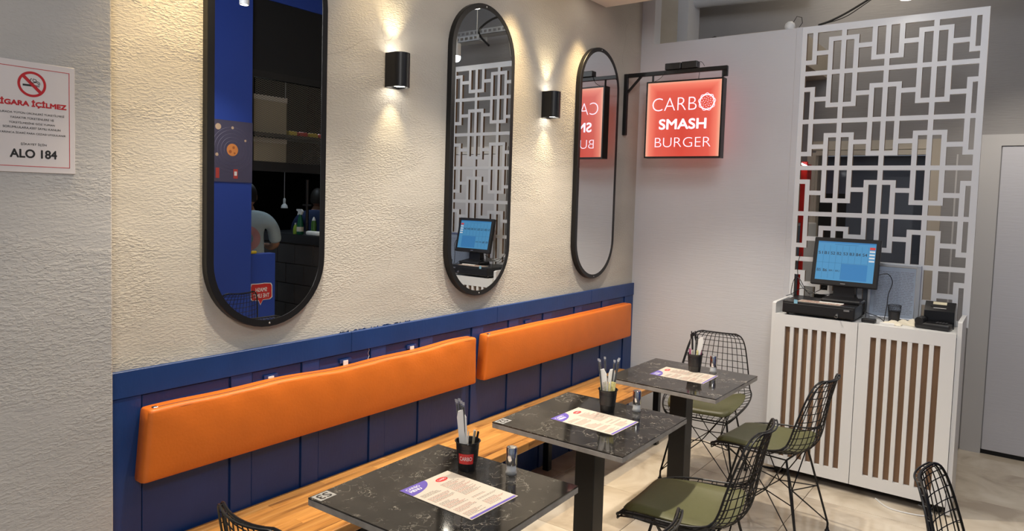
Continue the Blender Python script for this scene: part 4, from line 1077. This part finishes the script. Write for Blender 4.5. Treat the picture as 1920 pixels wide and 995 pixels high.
spot_lamp(2.30, 4.75, 3.0, 'added white spot brightening the grey door, out of frame', 45, SOFT, (2.3, 5.1, .8), 100, top=3.6, size=.03)  # added, unseen spot that brightens the grey door and its frame
lamp('AREA', (1.9, 2.4, 3.5), 34, (.90, .94, 1), (1.3, 4.6, 1.6), 1.4, name='room_wash')  # added soft light, no fixture: brightens partition and lattice from the front
lamp('AREA', (3.0, -.6, 3.0), 42, (1, .97, .94), (.1, .9, 1.4), .7, name='pillar_fill')  # added fill without a fixture, lifts the pillar and its notice
lamp('AREA', (2.0, 1.6, 3.5), 4, (1, .96, .90), (2.0, 1.6, 0), 2.2, name='room_fill')
lamp('AREA', (1.3, 5.1, 3.45), 6, (1, .86, .66), (1.3, 5.1, 0), .8, name='back_room_light')

# ================================================================== BACK ROOM behind the lattice
t = thing('drinks_cooler', 'red glass-fronted drinks cooler glimpsed through the left edge of the lattice', 'cooler', (.865, 5.30, 0))
MB().rbox(-.28, .155, -.10, .25, 0, 1.50, .01, 2).build('cabinet', M_WHITE, t)
MB().rbox(.10, .160, -.125, -.101, 1.62-.12, 1.93, .004, 1).rbox(-.28, .10, -.125, .25, 1.51, 1.93, .01, 2).build('header', M_RED, t)
MB().rbox(.135, .160, -.125, -.101, .05, 1.50, .002, 1).build('door_frame', M_RED, t)
MB().box(-.26, .135, -.110, -.1005, .05, 1.48).build('glass_door', mat('cooler glass', (.25, .30, .34), .1), t)
t = thing('tube_light', 'short glowing tube light at the left edge behind the lattice', 'light', (1.01, 5.13, 1.905))
MB().tube([(-.035, 0, .017), (.035, 0, -.017)], .0055, 8).build('tube', M_BULBC, t)

# ================================================================== OPPOSITE SIDE (seen in the mirrors)
kc = MB().rbox(3.20, 3.50, 2.2, 3.545, 0, 3.6, .003, 1).build('wall_right', M_BLUE2); structure(kc)
kl = MB().rbox(3.28, 3.38, 3.547, 3.845, 0, 1.045, .004, 1).build('low_partition', M_BLUE2); tag(kl, 'low blue partition with a red speech-bubble sticker, seen in the nearest mirror', 'partition')
# speech bubble sticker (reads normally seen from the room: right = -y)
bub = [(-.100, .055), (-.088, .075), (-.03, .080), (.04, .078), (.098, .080), (.108, .055), (.104, -.045), (.090, -.062), (.030, -.066), (.012, -.105), (-.012, -.064), (-.080, -.062), (-.102, -.045)]
def BB(sc_, x): return [(x, 3.705-a*sc_, .695+b*sc_) for a, b in bub]
st_ = MB().poly(BB(1.08, 3.2795), (-1, 0, 0), .0008).build('sticker_border', M_WTXT, kl)
MB().poly(BB(1.0, 3.2785), (-1, 0, 0), .0006).build('sticker_face', M_REDP, st_)
g = MB(); text_into(g, 'SMASH', (3.2778, 3.70, .722), .115, .036, (0, -1, 0), (0, 0, 1), (-1, 0, 0), .0006, .02); text_into(g, 'THE LIMIT', (3.2778, 3.70, .668), .165, .036, (0, -1, 0), (0, 0, 1), (-1, 0, 0), .0006, .02)
g.build('sticker_lettering', M_WTXT, st_)
o = MB().rbox(-.022, .022, -.035, .035, 0, .028, .010, 2).build('sponge', M_YELLOW, smooth=True); o.location = (3.315, 3.63, 1.045); tag(o, 'yellow sponge lying on top of the low blue partition', 'sponge')
# poster
ps = thing('space_poster', 'dark purple solar system poster on the blue wall, seen in the nearest mirror', 'poster', (3.199, 3.355, 1.93))
MB().box(-.006, 0, -.20, .188, -.255, .258).build('poster_sheet', M_POSTER, ps)
def disc(mb, y, z, r_, x=-.007, n=24): mb.add([(x, y+r_*math.cos(2*PI*k/n), z+r_*math.sin(2*PI*k/n)) for k in range(n)], [tuple(range(n))])
g = MB()
for rr_ in (.075, .105, .135, .165, .19):
    g.tube([(-.0065, max(-.195, min(.183, rr_*math.cos(2*PI*k/40))), rr_*math.sin(2*PI*k/40)+.015) for k in range(40)], .0012, 3, True)
g.build('orbits', M_PRING, ps)
g = MB(); disc(g, 0, .015, .052); g.build('planet', M_PORANGE, ps)
g = MB(); disc(g, .010, .035, .012, -.0075, 12); disc(g, -.02, .0, .014, -.0075, 12); disc(g, .02, -.012, .009, -.0075, 12); g.build('craters', mat('crater', (.45, .13, .04), .5), ps)
g = MB(); disc(g, -.13, .20, .026); disc(g, -.14, -.03, .014); disc(g, .0, .20, .012); disc(g, .12, .10, .010); g.build('planet', mat('pale planet', (.62, .45, .32), .5), ps)
g = MB(); g.box(-.0075, -.0068, .01, .05, -.225, -.145); g.box(-.0075, -.0068, -.15, -.118, -.225, -.14); g.build('rocket', mat('rocket red', (.5, .06, .05), .5), ps)
g = MB(); g.box(-.008, -.0074, .018, .042, -.20, -.165); g.build('rocket_window', M_WTXT, ps)
# kitchen shell
k1 = MB().box(3.2, 7, 6.9, 7.0, 0, 3.6).box(6.9, 7, 3.5, 6.9, 0, 3.6).box(3.25, 3.35, 3.545, 6.9, 2.66, 3.6).box(3.50, 6.9, 2.2, 2.3, 0, 3.6).build('wall_kitchen', M_DARK); structure(k1)
k2 = MB().box(3.2, 3.3, 5.0, 6.9, 0, 2.66).build('wall_kitchen_end', M_DARK); structure(k2)
k3 = MB().box(3.235, 3.249, 3.547, 6.9, 3.28, 3.6).build('trim_3', M_BLUE2); structure(k3)
# mesh shelf above the pass
sh = thing('mesh_shelf', 'black expanded-metal shelf unit above the kitchen pass', 'shelf', (3.25, 4.3, 1.78))
y0_, y1_ = 3.56, 5.0
MB().box(3.25, 3.30, y0_, y1_, 1.785, 1.85).build('bottom_rail', M_BLACKM, sh, W=True)
MB().box(3.25, 3.65, y0_, y1_, 1.85, 1.87).build('shelf_board', M_BLACKM, sh, W=True)
MB().box(3.25, 3.65, y0_, y1_, 2.10, 2.125).build('shelf_board', M_BLACKM, sh, W=True)
MB().box(3.25, 3.29, y0_, y1_, 2.60, 2.66).build('top_rail', M_BLACKM, sh, W=True)
for y in (3.575, 4.42): MB().box(3.25, 3.28, y-.015, y+.015, 1.85, 2.6).build('upright', M_BLACKM, sh, W=True)
g = MB(); dy, dz, th = .036, .018, .0018
def rib(p, q):
    d = Vector((0, q[0]-p[0], q[1]-p[1])); n_ = Vector((0, -d.z, d.y)).normalized()*th
    a, b = Vector((3.249, *p)), Vector((3.249, *q)); g.quad(a-n_, b-n_, b+n_, a+n_)
ny_ = int((4.9-3.6)/dy); nz_ = int((2.6-1.87)/dz)
for i in range(ny_):
    for j in range(nz_):
        y = 3.6+i*dy; z = 1.87+j*dz
        rib((y, z+dz/2), (y+dy/2, z+dz)); rib((y, z+dz/2), (y+dy/2, z)); rib((y+dy/2, z+dz), (y+dy, z+dz/2)); rib((y+dy/2, z), (y+dy, z+dz/2))
o = g.build('expanded_mesh', mat('grey mesh metal', (.16, .15, .13), .5, .3), sh, W=True); o['kind'] = 'stuff'
for k, (y, z, w_, h) in enumerate(((3.80, 2.126, .34, .33), (3.80, 1.871, .34, .21))):
    t = thing('storage_box', 'tan cardboard box on the %s level of the mesh shelf' % ('upper', 'lower')[k], 'box', (3.46, y, z), 0, 'boxes on the mesh shelf')
    MB().rbox(-.15, .15, -w_/2, w_/2, 0, h, .004, 1).build('box_body', M_TAN, t)
    MB().rbox(-.154, .154, -w_/2-.004, w_/2+.004, h-.04, h+.004, .003, 1).build('lid', mat('pale card', (.55, .5, .42), .8), t)
for k in range(5):
    o = MB().rbox(-.06, .06, -.05, .05, 0, .05, .015, 2).build('snack_bag', (M_YELLOW, M_RED, M_YELLOW, M_RED, M_YELLOW)[k], smooth=True); o.location = (3.42, 4.08+k*.12, 2.126)
    tag(o, ('yellow' if k % 2 == 0 else 'red')+' bag on the upper level of the mesh shelf, '+('beside the tan box', 'second from the box', 'middle of the row', 'fourth from the box', 'end of the row')[k], 'bag', 'bags on the mesh shelf')
o = MB().rbox(-.08, .08, -.10, .10, 0, .15, .01, 2).build('black_case', M_BLACKG); o.location = (3.45, 4.38, 1.871); tag(o, 'small black case on the lower level of the mesh shelf', 'box')
# tiled kitchen counter
kc = thing('kitchen_counter', 'dark tiled kitchen counter with thick black top', 'counter', (3.9, 4.8, 0))
MB().box(3.30, 4.6, 4.515, 5.0, 0, 1.07).build('carcass', mat('tile grout dark', (.11, .10, .09), .8), kc, W=True)
MB().rbox(3.28, 4.65, 4.49, 5.0, 1.072, 1.165, .004, 1).build('counter_top', M_BLACKP, kc, W=True)
r_ = 0
for j in range(5):
    x = 3.30-(.15 if j % 2 else 0); z = .02+j*.209
    while x < 4.55:
        xa, xb = max(3.30, x+.002), min(4.6, x+.30-.002)
        if xb-xa > .03: MB().rbox(xa, xb, 4.506, 4.5148, z+.002, z+.205, .002, 1).build('tile', M_KTILE, kc, W=True)
        x += .30
# bottles on the kitchen counter
def lathe_thing(name, label, cat, loc, parts, group=None):
    t = thing(name, label, cat, loc, 0, group)
    for nm, prof, m_ in parts: MB().lathe(prof, n=18).build(nm, m_, t, smooth=True)
    return t
t = lathe_thing('spray_bottle', 'green spray bottle with white trigger on the kitchen counter', 'spray bottle', (3.90, 4.57, 1.165), [('bottle_body', [(0, 0), (.034, 0), (.037, .01), (.036, .08), (.022, .17), (.013, .20), (.013, .21)], M_GREEN), ('label_band', [(.0375, .03), (.0372, .078)], M_CREAMP)])
MB().poly([(.03, -.01, .205), (-.02, -.01, .205), (-.045, -.01, .24), (-.02, -.01, .262), (.055, -.01, .262), (.052, -.01, .245), (.028, -.01, .238)], (0, 1, 0), .02).build('trigger_head', M_WHITE, t)
MB().poly([(.030, -.006, .235), (.045, -.006, .20), (.038, -.006, .20), (.022, -.006, .23)], (0, 1, 0), .012).build('trigger', M_WHITE, t)
lathe_thing('soap_bottle', 'small lime bottle beside the spray bottle', 'bottle', (3.965, 4.56, 1.165), [('bottle_body', [(0, 0), (.024, 0), (.026, .05), (.018, .085), (.008, .10)], M_LIME), ('cap', [(.009, .10), (.009, .115), (0, .116)], M_WHITE)])
lathe_thing('sauce_bottle', 'green bottle with white cap between spray bottle and white packet', 'bottle', (3.74, 4.62, 1.165), [('bottle_body', [(0, 0), (.027, 0), (.028, .12), (.020, .15)], mat('dull green', (.06, .16, .03), .4)), ('cap', [(.020, .15), (.012, .175), (0, .19)], M_WHITE)])
lathe_thing('sauce_bottle', 'dark green bottle with red label at the mirror edge', 'bottle', (3.60, 4.64, 1.165), [('bottle_body', [(0, 0), (.034, 0), (.036, .13), (.026, .16)], M_GREEN), ('label_band', [(.0365, .05), (.0365, .11)], M_REDP), ('cap', [(.027, .16), (.014, .18), (0, .19)], M_WHITE)])
o = MB().rbox(-.13, .10, -.03, .03, 0, .045, .018, 2).build('napkin_packet', M_PAPER, smooth=True); o.location = (3.65, 4.55, 1.165); tag(o, 'white packet lying in front of the green bottles', 'packet')
o = MB().poly([(-.05, 0, 0), (.04, 0, 0), (.045, 0, .17), (.0, 0, .19), (-.06, 0, .18)], (0, 1, 0), .05).build('paper_bag', M_PAPER); o.location = (3.50, 4.58, 1.165); tag(o, 'white paper bag standing at the near end of the kitchen counter', 'bag')
# hanging work lamp and pipe
t = thing('pendant_lamp', 'small white bulb lamp hanging on a thin cord over the kitchen counter', 'lamp', (4.50, 4.8, 1.42))
MB().lathe([(.038, 0), (.032, .03), (.014, .05), (.014, .10), (.008, .11), (0, .11)], n=18).build('lamp_shade', M_WHITE, t, smooth=True)
MB().tube([(0, 0, .11), (0, 0, 2.15)], .004, 5).build('cord', M_ALU, t)
t = thing('riser_pipe', 'slim metal riser pipe behind the kitchen counter', 'pipe', (4.62, 5.2, 0))
MB().tube([(0, 0, 0), (0, 0, 1.75)], .018, 10).build('pipe', mat('dull steel', (.12, .10, .09), .4, .8), t, smooth=True)
MB().tube([(-.08, 0, 1.45), (.08, 0, 1.45)], .012, 8).build('valve_handle', mat('dull steel', (.12, .10, .09), .4, .8), t, smooth=True)
# ceiling trays over the counter, seen in the middle mirror
M_TRAY = mat('galvanised tray', (.55, .56, .57), .45, .3)
for k, (xa, xb, y, z) in enumerate(((1.45, 2.6, 5.25, 3.14), (1.85, 2.35, 5.0, 3.02))):
    t = thing('cable_tray', ('long perforated cable tray', 'short lower cable tray')[k]+' under the ceiling behind the lattice, seen in the middle mirror', 'cable tray', ((xa+xb)/2, y, z))
    L2 = (xb-xa)/2; MB().box(-L2, L2, -.06, .06, 0, .003).build('tray_floor', M_TRAY, t)
    g = MB()
    for s in (-.06, .057):
        g.box(-L2, L2, s, s+.003, 0, .012); g.box(-L2, L2, s, s+.003, .04, .052); x = -L2
        while x < L2: g.box(x, x+.02, s, s+.003, .012, .04); x += .055
    g.build('tray_sides', M_TRAY, t)
    for x in (-L2*.7, L2*.7): MB().tube([(x, 0, 0), (x, 0, 3.6-z)], .004, 5).build('hanger_rod', M_TRAY, t)
cable([(1.5, 5.2, 3.20), (1.75, 5.1, 3.25), (1.9, 5.0, 3.12), (1.7, 4.9, 2.95)], .01, 'thick black cable drooping from the ceiling tray')
# small kitchen light
spot_lamp(4.43, 5.0, 2.9, 'small cool kitchen spot seen as a bright dot in the nearest mirror', 40, (.75, .88, 1), (4.3, 5.0, 1.2), 130, lens=M_BULBC, body=M_BLACKM, top=3.6)
lamp('SPOT', (3.9, 3.0, 3.3), 62, (.75, .90, 1), (3.7, 4.2, 1.2), .1, 70, .8, 'kitchen_light')

# ================================================================== PEOPLE (backs, seen in the nearest mirror)
def skin_mesh(name, nodes, edges, m_, parent, sub=2):
    me = bpy.data.meshes.new(name); me.from_pydata([n_[0] for n_ in nodes], edges, [])
    o = bpy.data.objects.new(name, me); COL.objects.link(o)
    o.modifiers.new('s', 'SKIN'); o.modifiers.new('u', 'SUBSURF').levels = sub
    sv = me.skin_vertices[0].data
    for i, n_ in enumerate(nodes): sv[i].radius = n_[1] if isinstance(n_[1], tuple) else (n_[1], n_[1])
    sv[0].use_root = True
    dg = bpy.context.evaluated_depsgraph_get(); me2 = bpy.data.meshes.new_from_object(o.evaluated_get(dg))
    bpy.data.objects.remove(o)
    for q in (m_ if isinstance(m_, list) else [m_]): me2.materials.append(q)
    me2.polygons.foreach_set('use_smooth', [True]*len(me2.polygons))
    o = bpy.data.objects.new(name, me2); COL.objects.link(o); o.parent = parent
    return o
def person(loc, rz, label, shirt, trousers, H=1.0, print_=False):
    t = thing('person', label, 'person', loc, rz)
    z = lambda v: v*H
    # local: faces +Y ; body
    N = [((0, 0, z(.95)), (.155*H, .11*H)), ((0, -.01, z(1.12)), (.15*H, .105*H)), ((0, -.02, z(1.30)), (.150*H, .10*H)), ((0, -.005, z(1.41)), (.095*H, .070*H)), ((0, .01, z(1.49)), .055), ((0, .02, z(1.55)), .056),
         ((.165, -.01, z(1.385)), .048), ((.235, .0, z(1.30)), .052), ((.262, .05, z(1.13)), .042), ((.20, .22, z(1.08)), .034), ((.15, .33, z(1.10)), .030),
         ((-.165, -.01, z(1.385)), .048), ((-.235, .0, z(1.30)), .052), ((-.262, .05, z(1.13)), .042), ((-.20, .22, z(1.08)), .034), ((-.15, .33, z(1.10)), .030),
         ((.09, 0, z(.85)), .085), ((.10, .01, z(.48)), .062), ((.10, -.01, z(.10)), .045), ((.10, .10, z(.05)), .040),
         ((-.09, 0, z(.85)), .085), ((-.10, .01, z(.48)), .062), ((-.10, -.01, z(.10)), .045), ((-.10, .10, z(.05)), .040)]
    E = [(0, 1), (1, 2), (2, 3), (3, 4), (4, 5), (3, 6), (6, 7), (7, 8), (8, 9), (9, 10), (3, 11), (11, 12), (12, 13), (13, 14), (14, 15), (0, 16), (16, 17), (17, 18), (18, 19), (0, 20), (20, 21), (21, 22), (22, 23)]
    bmats = [M_SKIN, trousers]
    b = skin_mesh('body', N, E, bmats, t)
    for pgn in b.data.polygons: pgn.material_index = 1 if pgn.center.z < .98*H else 0
    # head
    g = MB(); prof = []
    for k in range(15):
        a = -PI/2+PI*k/14; prof.append((math.cos(a)*.076, math.sin(a)*.115))
    g.lathe(prof, (0, .025, 0), n=20, sy=1.22); vs = []
    for (x, y, zz) in g.v:
        if zz < -.03: x *= 1-.25*(-zz-.03)/.085; y += .015*(-zz-.03)/.085
        if y > .09 and abs(x) < .014 and -.035 < zz < .02: y += .018
        vs.append((x, y, zz+z(1.625)))
    g.v = vs; hd = g.build('head', M_SKIN, t, smooth=True, ang=180)
    for s in (-1, 1):
        MB().lathe([(0, -.03), (.012, -.024), (.016, 0), (.013, .022), (0, .03)], (s*.077, .02, z(1.615)), n=10, sx=.45).build('ear', M_SKIN, hd, smooth=True)
        MB().lathe([(0, -.006), (.010, 0), (0, .006)], (s*.028, .111, z(1.635)), n=10).build('eye', M_WTXT, hd, smooth=True)
    MB().rbox(-.022, .022, .108, .118, z(1.575), z(1.583), .002, 1).build('mouth', mat('lips', (.35, .10, .08), .5), hd)
    g = MB(); prof = [(math.cos(-.30+(PI/2+.30)*k/10)*.083, math.sin(-.30+(PI/2+.30)*k/10)*.122) for k in range(11)]
    g.lathe(prof, (0, .018, 0), n=20, sy=1.2); vs = []
    for (x, y, zz) in g.v:
        if y > .06 and zz < .05: zz = .05
        if y < 0 and zz < 0: zz -= .03
        vs.append((x, y, zz+z(1.635)))
    g.v = vs; g.build('hair', M_HAIR, t, smooth=True, ang=180)
    # shirt
    N2 = [((0, -.01, z(.80)), (.185*H, .135*H)), ((0, -.01, z(.98)), (.178*H, .13*H)), ((0, -.015, z(1.15)), (.172*H, .125*H)), ((0, -.02, z(1.31)), (.192*H, .135*H)), ((0, -.005, z(1.415)), (.155*H, .108*H)), ((0, .005, z(1.485)), .070),
          ((.175, -.01, z(1.395)), .078), ((.240, .0, z(1.29)), .068), ((.260, .04, z(1.14)), .064), ((-.175, -.01, z(1.395)), .078), ((-.240, .0, z(1.29)), .068), ((-.260, .04, z(1.14)), .064)]
    E2 = [(0, 1), (1, 2), (2, 3), (3, 4), (4, 5), (4, 6), (6, 7), (7, 8), (4, 9), (9, 10), (10, 11)]
    sh_ = skin_mesh('t_shirt', N2, E2, shirt, t)
    # fingers: each hand has a palm and five curled digits
    for s in (-1, 1):
        c = Vector((s*.15, .335, z(1.10)))
        g = MB().rbox(c.x-.035, c.x+.035, c.y-.01, c.y+.07, c.z-.014, c.z+.014, .010, 2)
        for k in range(4):
            x = c.x-.027+k*.018; L_ = (.058, .070, .066, .050)[k if s > 0 else 3-k]
            g.tube([(x, c.y+.06, c.z), (x, c.y+.06+L_*.5, c.z-.004), (x, c.y+.06+L_*.85, c.z-.022)], [.009, .0085, .007], 8)
        g.tube([(c.x-s*.030, c.y+.012, c.z), (c.x-s*.055, c.y+.035, c.z-.004), (c.x-s*.060, c.y+.062, c.z-.014)], [.011, .010, .008], 8)
        g.build('hand', M_SKIN, t, smooth=True)
    if print_:
        g = MB(); n = 32
        def surf(u, v): return (u, -.150*H-.012+abs(u)**2*1.6, z(1.20)+v)
        for r0, r1 in ((.06, .125),):
            vs = [surf(r_*math.cos(2*PI*k/n), r_*math.sin(2*PI*k/n)) for k in range(n) for r_ in (r0, r1)]
            g.add(vs, [(2*k, 2*k+1, (2*k+3) % (2*n), (2*k+2) % (2*n)) for k in range(n)])
        g.build('shirt_print_ring', mat('faded pink print', (.50, .25, .25), .8), t)
        g = MB(); g.add([surf(.035*math.cos(2*PI*k/n), .035*math.sin(2*PI*k/n)) for k in range(n)], [tuple(range(n))]); g.build('shirt_print_centre', mat('red print cloth', (.5, .07, .05), .8), t)
    return t
person((3.93, 3.98, 0), facing(.80, .60), 'person in pale blue-grey t-shirt with pink round back print, reflected in nearest mirror', M_TEE, M_DARK, .955, True)
person((4.76, 5.45, 0), facing(.7, .7), 'person in a navy t-shirt behind the kitchen counter at the mirror edge', M_NAVY, M_DARK, .94)
